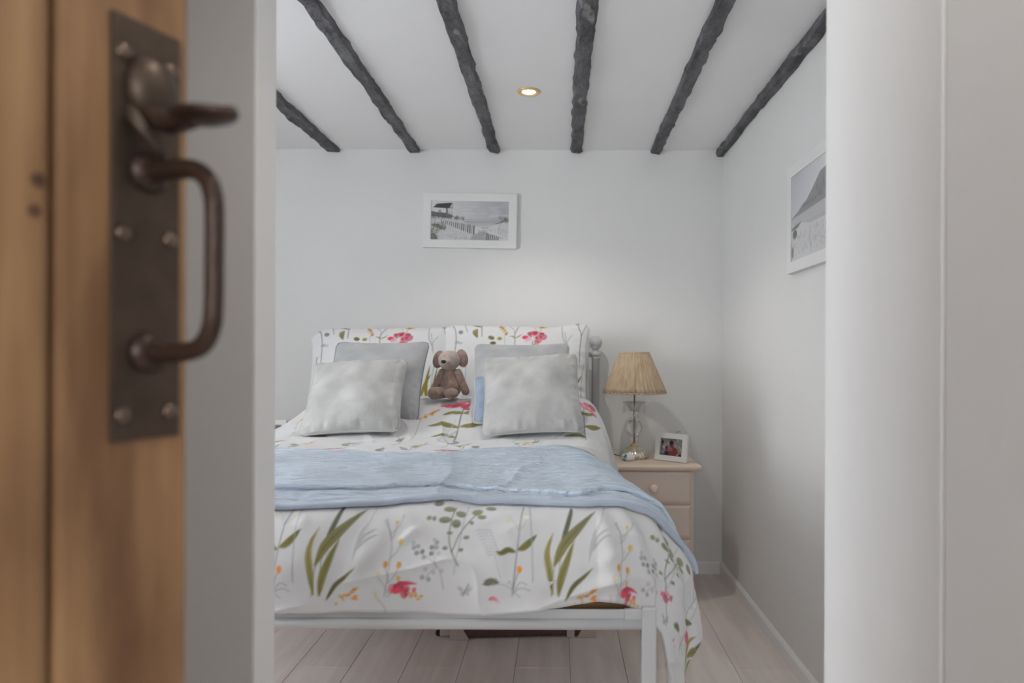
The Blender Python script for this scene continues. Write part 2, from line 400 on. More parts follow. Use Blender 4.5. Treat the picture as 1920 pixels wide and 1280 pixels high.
def spike(c, x, y, L, ang, rnd, col=ORNG, r=.005):
    for k in range(14):
        t = k / 13; w = (1 - t) * L * .28
        px, py = x + math.cos(ang) * L * t - math.sin(ang) * rnd.uniform(-w, w), y + math.sin(ang) * L * t + math.cos(ang) * rnd.uniform(-w, w)
        c.oval(px, py, r * rnd.uniform(.7, 1.1), r * rnd.uniform(.6, 1.), rnd.choice([col, YEL, (176, 112, 50)]), .9)
def butterfly(c, x, y, s):
    for sx, sy, rx, ry, ro in ((-1, .5, .5, .28, -.7), (.9, .35, .55, .26, .6), (-.6, -.35, .32, .24, .5), (.6, -.4, .34, .24, -.4)):
        c.oval(x + sx * s * .5, y + sy * s * .6, rx * s, ry * s, (164, 166, 168), .85, rot=ro); c.oval(x + sx * s * .45, y + sy * s * .5, rx * s * .5, ry * s * .4, (134, 138, 142), .7, rot=ro)
    c.line([(x - .2 * s, y - .5 * s), (x + .15 * s, y + .35 * s), (x + .5 * s, y + .9 * s)], .12 * s, (110, 112, 116))

def floral_tile(c, Q, s, seed=1):
    """one repeat of the botanical print; Q maps print units to the canvas, s is the unit length"""
    rnd = random.Random(seed)
    q = lambda *pp: [Q(a, b) for a, b in pp]
    # tall olive blades
    c.curve(q((605, 1118), (606, 1060), (612, 1030)), 1.4 * s, STEM); c.curve(q((590, 1118), (597, 1060), (612, 1020)), 1.4 * s, GREYG)
    c.leaf(q((593, 1116), (586, 1070), (582, 1035), (594, 994)), 13 * s, OLIVE, (150, 142, 96))
    c.leaf(q((607, 1034), (616, 1000), (627, 955), (628, 938)), 10 * s, (100, 100, 74), (86, 90, 84))
    c.leaf(q((595, 1064), (614, 1022), (640, 990), (676, 950)), 20 * s, OLIVE, (112, 112, 92))
    c.leaf(q((603, 1119), (609, 1085), (620, 1052), (634, 1012)), 15 * s, OLIVE, (122, 118, 74))
    c.leaf(q((616, 1127), (632, 1100), (650, 1084), (669, 1066)), 9 * s, DOLIVE, (110, 108, 70))
    # stem with leaves
    c.curve(q((518, 1118), (523, 1050), (528, 996), (534, 930)), 1.7 * s, STEM)
    c.leaf(q((526, 1032), (538, 1026), (550, 1014), (562, 1000)), 14 * s, OLIVE, (92, 94, 52))
    c.leaf(q((522, 1036), (508, 1032), (495, 1038), (484, 1035)), 12 * s, (98, 98, 58), (112, 108, 64))
    c.curve(q((519, 1105), (524, 1085), (529, 1074)), 1.1 * s, STEM); c.oval(*Q(530, 1070), 5 * s, 7 * s, (206, 130, 44), .95)
    for tx, ty in ((545, 1098), (550, 1108), (532, 1120), (508, 1096)): c.curve(q((519, 1112), ((519 + tx) / 2, ty - 4), (tx, ty)), 1.3 * s, GREY)
    c.curve(q((546, 930), (552, 1010), (556, 1092)), 1.6 * s, (140, 142, 144))
    c.curve(q((528, 996), (518, 975), (506, 960)), .9 * s, LGREY); c.curve(q((528, 996), (540, 975), (548, 962)), .9 * s, LGREY)
    c.oval(*Q(506, 972), 4 * s, 5 * s, PYEL, .8); c.oval(*Q(541, 962), 6 * s, 5 * s, (206, 204, 176), .8)
    for k in range(8):
        a = .4 + k * .38; c.leaf(q((478, 1098), (478 + 9 * math.cos(a), 1098 - 8 * math.sin(a)), (478 + 17 * math.cos(a), 1098 - 14 * math.sin(a))), 6 * s, GREYG, (96, 100, 78), rib=False)
    c.curve(q((519, 1108), (500, 1098), (480, 1096)), 1. * s, GREY)
    # grey feather grass
    c.curve(q((664, 1046), (668, 1020), (686, 975), (694, 935)), 1.8 * s, LGREY)
    c.leaf(q((666, 1038), (676, 1010), (690, 998), (702, 992)), 6 * s, (156, 158, 160), LGREY, rib=False); c.leaf(q((668, 1034), (680, 1018), (694, 1008), (708, 1004)), 5 * s, (152, 154, 156), LGREY, rib=False)
    c.leaf(q((662, 1055), (665, 1030), (672, 1000), (682, 980)), 5 * s, (160, 162, 164), LGREY, rib=False)
    # yellow buds
    c.curve(q((724, 1120), (730, 1072), (731, 1020), (720, 980)), 1.3 * s, GREY)
    for bx_, by_, col, rr in ((749, 1018, YEL, 6), (724, 1061, ORNG, 6), (749, 1062, ORNG, 6), (712, 1080, PYEL, 5), (749, 1087, YEL, 5), (738, 980, YEL, 4), (717, 976, LGREY, 4), (749, 968, LGREY, 3), (707, 1114, PYEL, 4)):
        c.curve(q((729, by_ + 34), ((bx_ + 730) / 2 + 2, by_ + 20), (bx_, by_ + 5)), 1. * s, GREY)
        c.oval(*Q(bx_, by_), rr * .8 * s, rr * 1.15 * s, col, .95)
    # red flower on the hem
    x, y = Q(757, 1106); flower(c, x, y, 26 * s, rnd, (RED, (196, 66, 86), RED, (214, 130, 140), (168, 44, 58)))
    c.leaf(q((740, 1104), (752, 1098), (768, 1096), (785, 1098)), 9 * s, RED, PINK, rib=False)
    for k in range(8): c.oval(*Q(782 + rnd.uniform(-10, 10), 1121 + rnd.uniform(-6, 6)), 3.4 * s, 2.6 * s, ORNG, .9)
    for k in range(8): c.oval(*Q(666 + rnd.uniform(-10, 10), 1120 + rnd.uniform(-6, 5)), 3 * s, 2.3 * s, (200, 128, 60), .85)
    # grey berries
    c.curve(q((833, 1106), (826, 1075), (812, 1055), (782, 1036)), 1.2 * s, GREY); c.curve(q((817, 1060), (813, 1035), (814, 1012)), 1.1 * s, GREY); c.curve(q((820, 1064), (808, 1075), (800, 1086)), 1.1 * s, GREY)
    for bx_, by_, col in ((774, 1029, GREY), (780, 1039, (120, 124, 122)), (791, 1036, GREYG), (782, 1026, GREY), (773, 1020, LGREY), (795, 1047, GREY), (808, 1040, GREYG), (817, 1018, GREY), (808, 1028, (112, 116, 114)), (817, 1028, GREY), (812, 1013, LGREY), (822, 1040, LGREY), (814, 1076, LGREY), (829, 1073, LGREY), (793, 1085, GREY), (805, 1089, (132, 136, 138)), (799, 1070, LGREY)):
        c.oval(*Q(bx_, by_), 4.2 * s, 4.6 * s, col, .9)
    # eucalyptus
    c.curve(q((860, 1063), (846, 1036), (839, 1002), (846, 940)), 2. * s, (92, 96, 88)); c.curve(q((846, 1036), (858, 1003), (872, 980), (890, 955)), 1.8 * s, (92, 96, 88))
    c.curve(q((871, 930), (862, 1000), (852, 1080)), 1.1 * s, GREY)
    for bx_, by_, rx, ry, ro in ((835, 946, 12, 8, .2), (858, 957, 11, 9, -.5), (829, 973, 12, 7, .1), (851, 980, 9, 9, -.6), (889, 949, 11, 10, .6), (899, 963, 9, 6, 0), (812, 932, 10, 8, .4), (915, 938, 11, 7, -.3), (880, 977, 5, 4, -.5), (840, 999, 6, 3, 0), (833, 1029, 5, 4, 0), (863, 1032, 5, 4, .4), (872, 1007, 6, 4, .2), (798, 970, 5, 5, 0), (808, 971, 4, 5, 0)):
        c.oval(*Q(bx_, by_), rx * s, ry * s, rnd.choice([(92, 96, 76), (104, 106, 92), (112, 112, 70)]), .92, (126, 128, 104), rot=ro)
    # ghost fern
    for k in range(9):
        t = k / 8; fx, fy = 905 + 22 * t, 992 + 50 * t
        for sd in (-1, 1): c.leaf(q((fx, fy), (fx + sd * 9, fy - 1), (fx + sd * 17 * (1 - .3 * t), fy + 4)), 4 * s, (172, 174, 176), (164, 166, 168), rib=False)
    c.curve(q((905, 988), (928, 1045), (940, 1085)), 1. * s, LGREY)
    x, y = Q(873, 1112); butterfly(c, x, y, 16 * s)
    c.leaf(q((918, 1126), (928, 1124), (940, 1132)), 8 * s, PINK, LPINK, rib=False)
    x, y = Q(640, 1128); spike(c, x, y, 42 * s, .62, rnd, ORNG, 3.6 * s)

def pink_plant(c, x, y, h, rnd):
    """upright pink flower with paired leaves, foot at x,y"""
    c.curve([(x, y), (x - .01 * h, y + .4 * h), (x, y + .8 * h)], .016 * h, STEM)
    for sx, t, L in ((1, .38, .3), (-1, .36, .34), (-1, .12, .26), (1, .62, .2), (-1, .62, .22)):
        c.leaf([(x, y + t * h), (x + sx * L * .5 * h, y + (t + .04) * h), (x + sx * L * h, y + (t + (.16 if sx > 0 else .0)) * h)], .09 * h, OLIVE, (108, 110, 62))
    flower(c, x - .02 * h, y + .88 * h, .26 * h, rnd, (PINK, RED, (212, 80, 110), LPINK)); c.oval(x + .2 * h, y + .74 * h, .05 * h, .04 * h, PINK)

# ------------------------------------------------------------------ the setting
RX, BY, CZ, LX = .835, 3.5, 2.154, -2.3           # right wall, back wall, ceiling, left wall
FY0, FY1, JL, JR, DH = .885, .95, -.391, .3676, 2.0   # doorway wall and its opening
ST = 'structure'
box('wall_back', (LX - .12, BY, -.05), (RX + .12, BY + .12, CZ + .1), M_wall, kind=ST, label='white plaster wall behind the bed')
box('wall_right', (RX, FY1, -.05), (RX + .12, BY, CZ + .1), M_wall, kind=ST, label='white plaster wall beside the bedside cabinet')
new_obj('wall_left', multibox_me('wall_left', [
    ((LX - .12, FY0, -.05), (LX, WY0, CZ + .1), 0), ((LX - .12, WY1, -.05), (LX, BY, CZ + .1), 0),
    ((LX - .12, WY0, -.05), (LX, WY1, WZ0), 0), ((LX - .12, WY0, WZ1), (LX, WY1, CZ + .1), 0)]), M_wall, kind=ST, label='white plaster wall with the bedroom window')
new_obj('wall_front', multibox_me('wall_front', [
    ((LX - .12, FY0, -.05), (JL, FY1, CZ + .1), .004), ((JL - .004, FY0, DH), (RX, FY1, CZ + .1), 0)]), M_gloss, kind=ST, label='white wall with the bedroom doorway')
box('trim_1', (JR, .658, -.05), (RX + .12, FY1, CZ + .1), M_gloss, bev=.003, kind=ST, label='white painted lining of the bedroom doorway')
box('wall_passage_right', (JR, -.3, -.05), (RX, .655, CZ + .1), M_gloss, bev=.003, kind=ST, label='white painted wall of the passage')
box('wall_passage_left', (-.95, -.3, -.05), (-.85, FY0, CZ + .1), M_wall, kind=ST, label='white wall of the passage behind the pine door')
new_obj('wall_passage_back', multibox_me('wall_passage_back', [((-.95, -.4, -.05), (-.50, -.3, CZ + .1), 0), ((-.50, -.4, 2.05), (JR, -.3, CZ + .1), 0), ((JR - .02, -.4, -.05), (RX, -.3, CZ + .1), 0)]), M_wall, kind=ST, label='white wall with the passage doorway')
new_obj('wall_landing', multibox_me('wall_landing', [((-1.3, LWY - .1, -.05), (-1.2, -.4, CZ + .1), 0), ((.9, LWY - .1, -.05), (1.0, -.3, CZ + .1), 0), ((-1.2, -.42, -.05), (-.9, -.4, CZ + .1), 0), ((.8, -.42, -.05), (.9, -.4, CZ + .1), 0),
    ((-1.2, LWY - .1, -.05), (LWX0, LWY, CZ + .1), 0), ((LWX1, LWY - .1, -.05), (.9, LWY, CZ + .1), 0), ((LWX0, LWY - .1, -.05), (LWX1, LWY, LWZ0), 0), ((LWX0, LWY - .1, LWZ1), (LWX1, LWY, CZ + .1), 0)]), M_wall, kind=ST, label='unseen white landing walls added to limit the sky light outside the pine door')  # walls added out of view to cut daylight reaching the passage
ceil = new_obj('ceiling', multibox_me('ceiling', [((-1.3, LWY - .1, CZ - .05), (1.0, -.4, CZ + .12), 0), ((LX - .12, FY0, CZ), (RX + .12, BY + .12, CZ + .12), 0), ((-.95, -.4, CZ - .05), (RX + .12, FY0, CZ + .12), 0)]), M_ceil, kind=ST, label='white plaster ceiling')
fl = box('floor', (LX - .12, LWY - .1, -.06), (RX + .12, BY + .12, -.008), mat('floor_underlay', rgb(96, 84, 78), .9), kind=ST, label='pale oak laminate floor')
# planks run from the doorway to the back wall
PW, PLN = .195, 1.29
k = 0
for i in range(-7, 9):
    x0 = .0435 + (i - 1) * PW; x1 = min(x0 + PW, RX)
    x0 = max(x0, LX)
    if x1 - x0 < .01: continue
    y = 2.435 - 4 * PLN + (0 if i % 2 == 0 else PLN * .5)
    while y < BY:
        a, b = max(y, LWY), min(y + PLN, BY)
        if b - a > .02:
            p = box('plank', (x0 + .0006, a + .0006, -.008), (x1 - .0006, b - .0006, 0), M_floor[k % 3], fl, bev=.0011, seg=1); k += 1
        y += PLN
    k += 1
def skirting(name, lo, hi, axis):
    h, t = .062, .014
    if axis == 'x':   # along the back wall
        pr = [(0, 0), (-t, 0), (-t, h - .012), (-t + .006, h - .004), (-.003, h), (0, h)]
        V = [(x, BY + a, z) for x in (lo, hi) for a, z in pr]
    else:
        pr = [(0, 0), (-t, 0), (-t, h - .012), (-t + .006, h - .004), (-.003, h), (0, h)]
        V = [(RX + a, y, z) for y in (lo, hi) for a, z in pr]
    n = len(pr); F = [(i, (i + 1) % n, n + (i + 1) % n, n + i) for i in range(n)] + [tuple(range(n))[::-1], tuple(range(n, 2 * n))]
    return new_obj(name, mesh_from(name, V, F), M_gloss, kind=ST, label='white painted skirting board along the ' + ('back wall' if axis == 'x' else 'wall beside the cabinet'))
skirting('baseboard_back', LX, RX - .014, 'x'); skirting('baseboard_right', FY1, BY, 'y')
# window in the left wall
wn = new_obj('window_1', multibox_me('window_frame', [((LX - .08, WY0, WZ0), (LX - .03, WY0 + .05, WZ1), .004), ((LX - .08, WY1 - .05, WZ0), (LX - .03, WY1, WZ1), .004),
    ((LX - .08, WY0, WZ0), (LX - .03, WY1, WZ0 + .05), .004), ((LX - .08, WY0, WZ1 - .05), (LX - .03, WY1, WZ1), .004), ((LX - .075, (WY0 + WY1) / 2 - .02, WZ0), (LX - .035, (WY0 + WY1) / 2 + .02, WZ1), .004)]), M_gloss, kind=ST, label='white casement window in the left wall')
def pane_mat():
    m = bpy.data.materials.new('window_glass'); m.use_nodes = True; nt = m.node_tree; nt.nodes.clear()
    o = nt.nodes.new('ShaderNodeOutputMaterial'); mx = nt.nodes.new('ShaderNodeMixShader'); t = nt.nodes.new('ShaderNodeBsdfTransparent'); g = nt.nodes.new('ShaderNodeBsdfGlossy')
    g.inputs['Roughness'].default_value = .02; mx.inputs[0].default_value = .06
    nt.links.new(t.outputs[0], mx.inputs[1]); nt.links.new(g.outputs[0], mx.inputs[2]); nt.links.new(mx.outputs[0], o.inputs[0]); return m
M_pane = pane_mat()
for a, b in ((WY0 + .045, (WY0 + WY1) / 2 - .018), ((WY0 + WY1) / 2 + .018, WY1 - .045)):
    box('pane', (LX - .058, a, WZ0 + .045), (LX - .054, b, WZ1 - .045), M_pane, wn)
box('sill', (LX - .03, WY0 - .03, WZ0 - .025), (LX + .06, WY1 + .03, WZ0), M_gloss, wn, bev=.004)

# ceiling beams: rough hewn, painted black
def beam(xc, w, dp, seed, label, x_hi=None):
    n = 90; ys = np.linspace(FY1, BY - .002, n); V, F = [], []
    bx0 = np.array([-1., -1.0, -.78, .78, 1.0, 1.]) * .5; bz = np.array([.02, -.45, -1., -1., -.45, .02])
    for i, y in enumerate(ys):
        cx_ = xc + .004 * vnoise(y * 1.3, 0.3, seed); ww = w * (1 + .05 * fbm(y * 3, 1.7, 3, seed)); dd = dp * (1 + .25 * vnoise(y * 2.5, 4.1, seed))
        for j in range(6):
            wob = .0058 * fbm(y * 14 + j * 3.1, j * 7.7, 3, seed) * (1 if y > 1 else 0)
            x = cx_ + bx0[j] * ww + wob; z = CZ + bz[j] * dd + (0.005 * fbm(y * 18, j * 5.3, 2, seed + 3) if bz[j] < 0 else 0)
            if x_hi is not None: x = min(x, x_hi)
            V.append((x, y, z))
    for i in range(n - 1):
        for j in range(5): F.append((i * 6 + j, i * 6 + j + 1, (i + 1) * 6 + j + 1, (i + 1) * 6 + j))
        F.append((i * 6 + 5, i * 6, (i + 1) * 6, (i + 1) * 6 + 5))
    F.append(tuple(range(6))[::-1]); F.append(tuple(range((n - 1) * 6, n * 6)))
    me = mesh_from('ceiling_beam', V, F)
    bm = bmesh.new(); bm.from_mesh(me); bmesh.ops.recalc_face_normals(bm, faces=bm.faces); bm.to_mesh(me); bm.free()
    o = new_obj('ceiling_beam', me, M_beam, label=label, cat='beam', group='black timber ceiling beams')
    # bare chips where the paint has flaked
    rr = random.Random(seed)
    return o
names = ['first', 'second', 'third', 'fourth', 'fifth']
for i, (xb, w) in enumerate([(-1.152, .062), (-.737, .056), (-.333, .054), (.084, .056), (.487, .055)]):
    beam(xb, w, .02, 3 + i * 5, 'rough black-painted ceiling beam, %s from the pine door side' % names[i])
beam(.817, .037, .030, 41, 'rough black ceiling beam running along the top of the side wall', x_hi=RX - .001)

# downlights (one in view, one over the bed foot, one added in the passage)
def downlight(x, y, label, w=DOWNLIGHT_W, z=CZ):
    r = empty('ceiling_downlight', (x, y, z), 0, label, 'ceiling light', 'recessed ceiling downlights')
    new_obj('trim_ring', lathe_me('trim_ring', [(.0265, .0), (.0275, -.003), (.035, -.0065), (.044, -.004), (.047, .0)], 40), M_brass, r)
    m = MATS.get('lamp_glow')
    if m is None:
        m = bpy.data.materials.new('lamp_glow'); m.use_nodes = True; MATS['lamp_glow'] = m
        b = m.node_tree.nodes['Principled BSDF']; b.inputs['Emission Color'].default_value = (1, .93, .82, 1); b.inputs['Emission Strength'].default_value = 9
    new_obj('lamp_lens', lathe_me('lamp_lens', [(.001, -.0030), (.018, -.0026), (.0268, -.0012)], 32), m, r)
    l = bpy.data.lights.new('downlight_lamp', 'SPOT'); l.energy = w; l.color = (1, .95, .88); l.spot_size = math.radians(125); l.spot_blend = .55; l.shadow_soft_size = .016
    lo = bpy.data.objects.new('downlight_lamp', l); COL.objects.link(lo); lo.parent = r; lo.location = (0, 0, -.03)
downlight(-.123, 2.725, 'small lit recessed downlight between the middle ceiling beams')
downlight(-.93, 1.55, 'recessed downlight nearer the doorway, over the foot of the bed', 3.0)
downlight(.14, .42, 'unseen downlight added in the passage to brighten the doorway jamb', 7.0, CZ - .05)  # extra lamp out of view, added to lift the left jamb

# ------------------------------------------------------------------ the pine door and its latch
T = Vector((.375, .927, 0)).normalized(); NRM = Vector((.927, -.375, 0)).normalized()
EDGE = Vector((-.245, .4565, 0))                   # leading edge of the door, room end
DW = .70
door = empty('door_1', EDGE - T * DW, 0, 'waxed pine plank door with a bronzed thumb latch, standing open', None, None, ST)
door.matrix_world = Matrix(((T.x, -NRM.x, 0, (EDGE - T * DW).x), (T.y, -NRM.y, 0, (EDGE - T * DW).y), (0, 0, 1, 0), (0, 0, 0, 1)))
# local: +x along the door to its leading edge, -y towards the viewer's side
xs = [.70, .614, .47, .325, .18, .0]
for j in range(5):
    box('plank', (xs[j + 1] + .0008, 0, .012), (xs[j] - .0008, .036, 1.98), M_pine, door, bev=.0055, seg=2)
for z0 in (.2, .95, 1.68):
    box('ledge', (.03, .0365, z0), (.67, .058, z0 + .12), M_pine, door, bev=.004)
PLX = .70 - .0095                                  # plate spans 46 mm from near the edge
def dl(s, h, z): return (s, -h, z)                  # s along door, h out from the face
plate = new_obj('latch_plate', multibox_me('latch_plate', [((PLX - .046, -.0028, 1.057), (PLX - .001, -.0002, 1.313), .0008)]), M_iron, door, label='long bronzed iron latch plate')
PC = PLX - .0235
for z in (1.290, 1.182, 1.073):
    for sx in (-.0155, .0155):
        me = lathe_me('screw', [(.0052, 0), (.0046, .0014), (.003, .0026), (.0002, .003)], 16)
        o = new_obj('screw', me, M_screw, plate); o.matrix_local = Matrix.Translation((PC + sx, -.0028, z)) @ Matrix.Rotation(math.radians(90), 4, 'X')
# pull handle: round bar bent to a D
hp = []
for s_, h_, z_ in [(0, .0, 1.2215), (0, .012, 1.2215), (0, .030, 1.2213), (0, .043, 1.2195), (0, .0525, 1.2135), (0, .0573, 1.204), (0, .0588, 1.192), (0, .0588, 1.165), (0, .0585, 1.14), (0, .0568, 1.126), (0, .051, 1.1165), (0, .042, 1.112), (0, .028, 1.1105), (0, .012, 1.1105), (0, .0, 1.1105)]:
    hp.append(dl(PC + s_, h_, z_))
hs = spline(hp, 64)
rr = [.0066 - .0012 * math.sin(math.pi * min(1, max(0, i / 63))) for i in range(64)]
pull = new_obj('pull_handle', tube_me('pull_handle', hs, rr, 16), M_handle, door, label='dark bar pull handle')
for z in (1.2215, 1.1105):
    o = new_obj('collar', lathe_me('collar', [(.0125, 0), (.0125, .003), (.009, .006), (.0072, .007)], 20), M_handle, pull)
    o.matrix_local = Matrix.Translation((PC, -.0028, z)) @ Matrix.Rotation(math.radians(90), 4, 'X')
# thumb press: boss, lever and leaf-shaped pad
boss = new_obj('latch_boss', lathe_me('latch_boss', [(.0165, 0), (.0165, .003), (.0145, .007), (.0105, .0105), (.005, .0125), (.0002, .013)], 28), M_iron, door)
boss.matrix_local = Matrix.Translation((PC + .001, -.0028, 1.272)) @ Matrix.Rotation(math.radians(90), 4, 'X') @ Matrix.Diagonal((1, 1.25, 1, 1))
tp = new_obj('thumb_press', tube_me('thumb_press', spline([dl(PC, .002, 1.262), dl(PC, .010, 1.256), dl(PC, .020, 1.2495), dl(PC, .031, 1.2495), dl(PC, .04, 1.2505)], 20), [.0085 - .0025 * t / 19 for t in range(20)], 14, flat=(1.3, .8)), M_handle, door, label='leaf-shaped thumb press')
n = 22; ring = []
V, F = [], []
for i in range(n):
    t = i / (n - 1); h = .034 + .041 * t; w = .0175 * math.sin(math.pi * (.12 + .88 * t) ** .9) ** .7 if t < 1 else .0004
    zc = 1.2515 - .002 * math.sin(math.pi * t) - .001 * t
    for q in range(12):
        a = 2 * math.pi * q / 12
        V.append(dl(PC + w * math.cos(a), h, zc + .0036 * math.sin(a) * (1 if t < .98 else .3) - .003 * (math.cos(a) ** 2) * math.sin(math.pi * t) * -1))
for i in range(n - 1):
    for q in range(12): F.append((i * 12 + q, i * 12 + (q + 1) % 12, (i + 1) * 12 + (q + 1) % 12, (i + 1) * 12 + q))
F += [tuple(range(12))[::-1], tuple(range((n - 1) * 12, n * 12))]
new_obj('thumb_pad', mesh_from('thumb_pad', V, F, True), M_handle, tp)
g = new_obj('latch_guard', tube_me('latch_guard', spline([dl(PC - .012, .002, 1.258), dl(PC - .012, .009, 1.249), dl(PC - .006, .013, 1.240), dl(PC + .002, .012, 1.233), dl(PC + .004, .003, 1.229)], 18), .0042, 10), M_iron, door)

# ------------------------------------------------------------------ bed
CX = -.51
bed = empty('bed_frame', (CX, 2.4, 0), 0, 'white tubular metal double bed frame with ball-topped posts', 'bed frame')
def bp(name, me, m=M_metal, parent=None, **kw):
    o = new_obj(name, me, m, parent or bed, **kw)
    if parent is None: o.matrix_parent_inverse = Matrix.Translation((-CX, -2.4, 0))
    return o
HYP = 3.425
for sx in (.1825, -1.2025):
    pr = [(.019, 0), (.019, 1.088), (.021, 1.09), (.0225, 1.094), (.021, 1.098), (.017, 1.1), (.0245, 1.106), (.0285, 1.114), (.0245, 1.122), (.016, 1.128), (.013, 1.134), (.017, 1.141), (.026, 1.146)]
    pr += [(.0335 * math.cos(t), 1.174 + .0335 * math.sin(t)) for t in np.linspace(-.8, 1.56, 12)]
    o = bp('head_post', lathe_me('head_post', pr, 28)); o.location = (sx, HYP, 0)
for z in (1.112, .62):
    bp('head_rail', tube_me('head_rail', [(-1.2, HYP, z), (.18, HYP, z)], .011, 12))
for i in range(9):
    x = -1.2 + 1.38 * (i + 1) / 10
    bp('head_spindle', tube_me('head_spindle', [(x, HYP, .62), (x, HYP, 1.112)], .007, 10))
FYB = 1.40
for sx in (.1845, -1.2045):
    bp('foot_leg', box_me('foot_leg', (sx - .015, FYB - .015, 0), (sx + .015, FYB + .015, .60), .004))
bp('foot_rail', tube_me('foot_rail', [(-1.19, FYB - .002, .5625), (.17, FYB - .002, .5625)], .0115, 16))
bp('foot_flange', multibox_me('foot_flange', [((-1.19, FYB - .003, .573), (.17, FYB + .001, .5925), .0008), ((-1.19, FYB, .570), (.17, FYB + .03, .573), 0)]))
bp('corner_bracket', box_me('corner_bracket', (.135, FYB - .006, .571), (.170, FYB + .004, .5935), .001))
for sx in (.165, -1.185):
    bp('side_rail', multibox_me('side_rail', [((sx - .0125, 1.415, .552), (sx + .0125, 3.41, .59), .002)]))
for i in range(11):
    y = 1.432 + i * .185
    bp('slat', box_me('slat', (-1.17, y, .577), (.15, y + .07, .5935), .003), M_slat)
box('mattress', (-1.175, 1.44, .5945), (.155, 3.38, .775), M_mattress, bev=.045, seg=4, label='white mattress lying on the metal bed frame', cat='mattress')

# duvet surface -------------------------------------------------------------
HS = .59
def densify(pts, n=500):
    sp = spline([(a, b, 0) for a, b in pts], n); P = np.array([(v.x, v.y) for v in sp])
    L = np.concatenate([[0], np.cumsum(np.hypot(*np.diff(P, axis=0).T))]); return L, P[:, 0], P[:, 1]
YT = [3.10, 3.06, 3.0, 2.9, 2.82, 2.74, 2.66, 2.58, 2.5, 2.43, 2.36, 2.2, 2.0, 1.8, 1.65, 1.55]
ZT = [.82, .875, .912, .930, .934, .931, .920, .894, .858, .830, .821, .82, .822, .822, .815, .80]
LB, YB, ZB = densify(list(zip(YT, ZT)), 900); BF = LB[-1]
LS, DXS, DZS = densify([(0, 0), (.05, -.006), (.10, -.026), (.148, -.066), (.184, -.125), (.208, -.20), (.222, -.27), (.224, -.34), (.214, -.42), (.20, -.55)])
LF, DYF, DZF = densify([(0, 0), (.05, -.006), (.095, -.02), (.132, -.05), (.158, -.095), (.17, -.14), (.173, -.20), (.17, -.28), (.165, -.4), (.16, -.5)])
def P0(a, b):
    sg = np.sign(a); aa = np.abs(a); ou = np.maximum(aa - HS, 0); ov = np.maximum(b - BF, 0)
    r = np.hypot(ou, ov); rs = np.maximum(r, 1e-9); c, s = ou / rs, ov / rs
    side_wave = .011 * np.sin(b * 15 + 1.3 * np.sin(b * 4)) * sstep(.12, .42, ou) * (1 - s)
    cw = .010 * np.sin(np.arctan2(ov, ou + 1e-9) * 9) * sstep(.16, .4, r) * (c * s * 2)
    kx = 1.04 - .44 * sstep(BF + .04, BF - .62, b)
    shift = .055 * sstep(.30, HS, aa) * sstep(BF + .06, BF - .18, b) * (1 - sstep(BF - .42, BF - .85, b))
    x = CX + sg * (np.minimum(aa, HS) - shift + (np.interp(r, LS, DXS) * kx + side_wave + cw) * c)
    y = np.interp(np.minimum(b, BF), LB, YB) - (np.interp(r, LF, DYF) + cw) * s
    z = np.interp(np.minimum(b, BF), LB, ZB) + np.interp(r, LS, DZS) * c * c + np.interp(r, LF, DZF) * s * s
    z = z - np.maximum(np.interp(np.minimum(b, BF), LB, ZB) - .815, 0) * sstep(.38, .66, -a) * .95 - .05 * sstep(.40, .72, -a) * sstep(1.15, .75, b)
    return np.stack([x, y, z], -1)
def frame_of(a, b, h=.004):
    da = P0(a + h, b) - P0(a - h, b); db = P0(a, b + h) - P0(a, b - h)
    n = np.cross(da, db); n /= np.maximum(np.linalg.norm(n, axis=-1, keepdims=True), 1e-9)
    return -n
def pix2ab(px, py):
    bs = np.linspace(.28, BF + .3, 900); p = P0(np.zeros_like(bs), bs); yy = 665 + (CAMZ - p[:, 2]) * FPX / p[:, 1]
    i = int(np.argmin(np.abs(yy - py))); return (px - 1048) * p[i, 1] / FPX - CX, bs[i]
RIDGES = []
for p_, q_, w_, am_ in [((742, 1022), (792, 984), .010, .006), ((640, 1100), (720, 1000), .02, .005), ((1118, 1058), (1200, 1020), .014, .007), ((930, 1000), (1010, 968), .014, .004),
                        ((1090, 1108), (1190, 1075), .013, .008), ((900, 1090), (1060, 1105), .02, .004), ((800, 800), (905, 770), .02, .006), ((560, 1000), (585, 970), .014, .004), ((1130, 1000), (1230, 985), .014, .006)]:
    RIDGES.append((np.array(pix2ab(*p_)), np.array(pix2ab(*q_)), w_, am_))
def disp(a, b):
    d = .009 * fbm(a * 3.2, b * 3.2, 3, 5) + .0022 * fbm(a * 13, b * 13, 3, 9)
    rid = 1 - np.abs(vnoise(a * 5 + .8 * vnoise(a * 3, b * 3, 2), b * 7 + a * 2, 21)); d = d + .006 * rid ** 6
    for p, q, w, am in RIDGES:
        e = q - p; L = e @ e; t = ((a - p[0]) * e[0] + (b - p[1]) * e[1]) / L; tt = np.clip(t, 0, 1)
        ds = np.hypot(a - p[0] - tt * e[0], b - p[1] - tt * e[1]); d = d + am * np.exp(-(ds / w) ** 2) * np.sin(math.pi * np.clip(tt, .05, .95))
    # diagonal drag lines where the cloth turns over the foot corner
    ou = np.maximum(np.abs(a) - HS, 0); ov = np.maximum(b - BF, 0)
    th = np.arctan2(ov, ou + .03); d = d + .006 * np.sin(th * 16 + 2 * vnoise(a * 6, b * 6, 4)) * sstep(.05, .2, np.hypot(ou, ov)) * sstep(.0, .12, ov)
    return d
def surf(a, b, off=0.):
    p = P0(a, b); n = frame_of(a, b)
    return p + n * (disp(a, b) + off)[..., None]

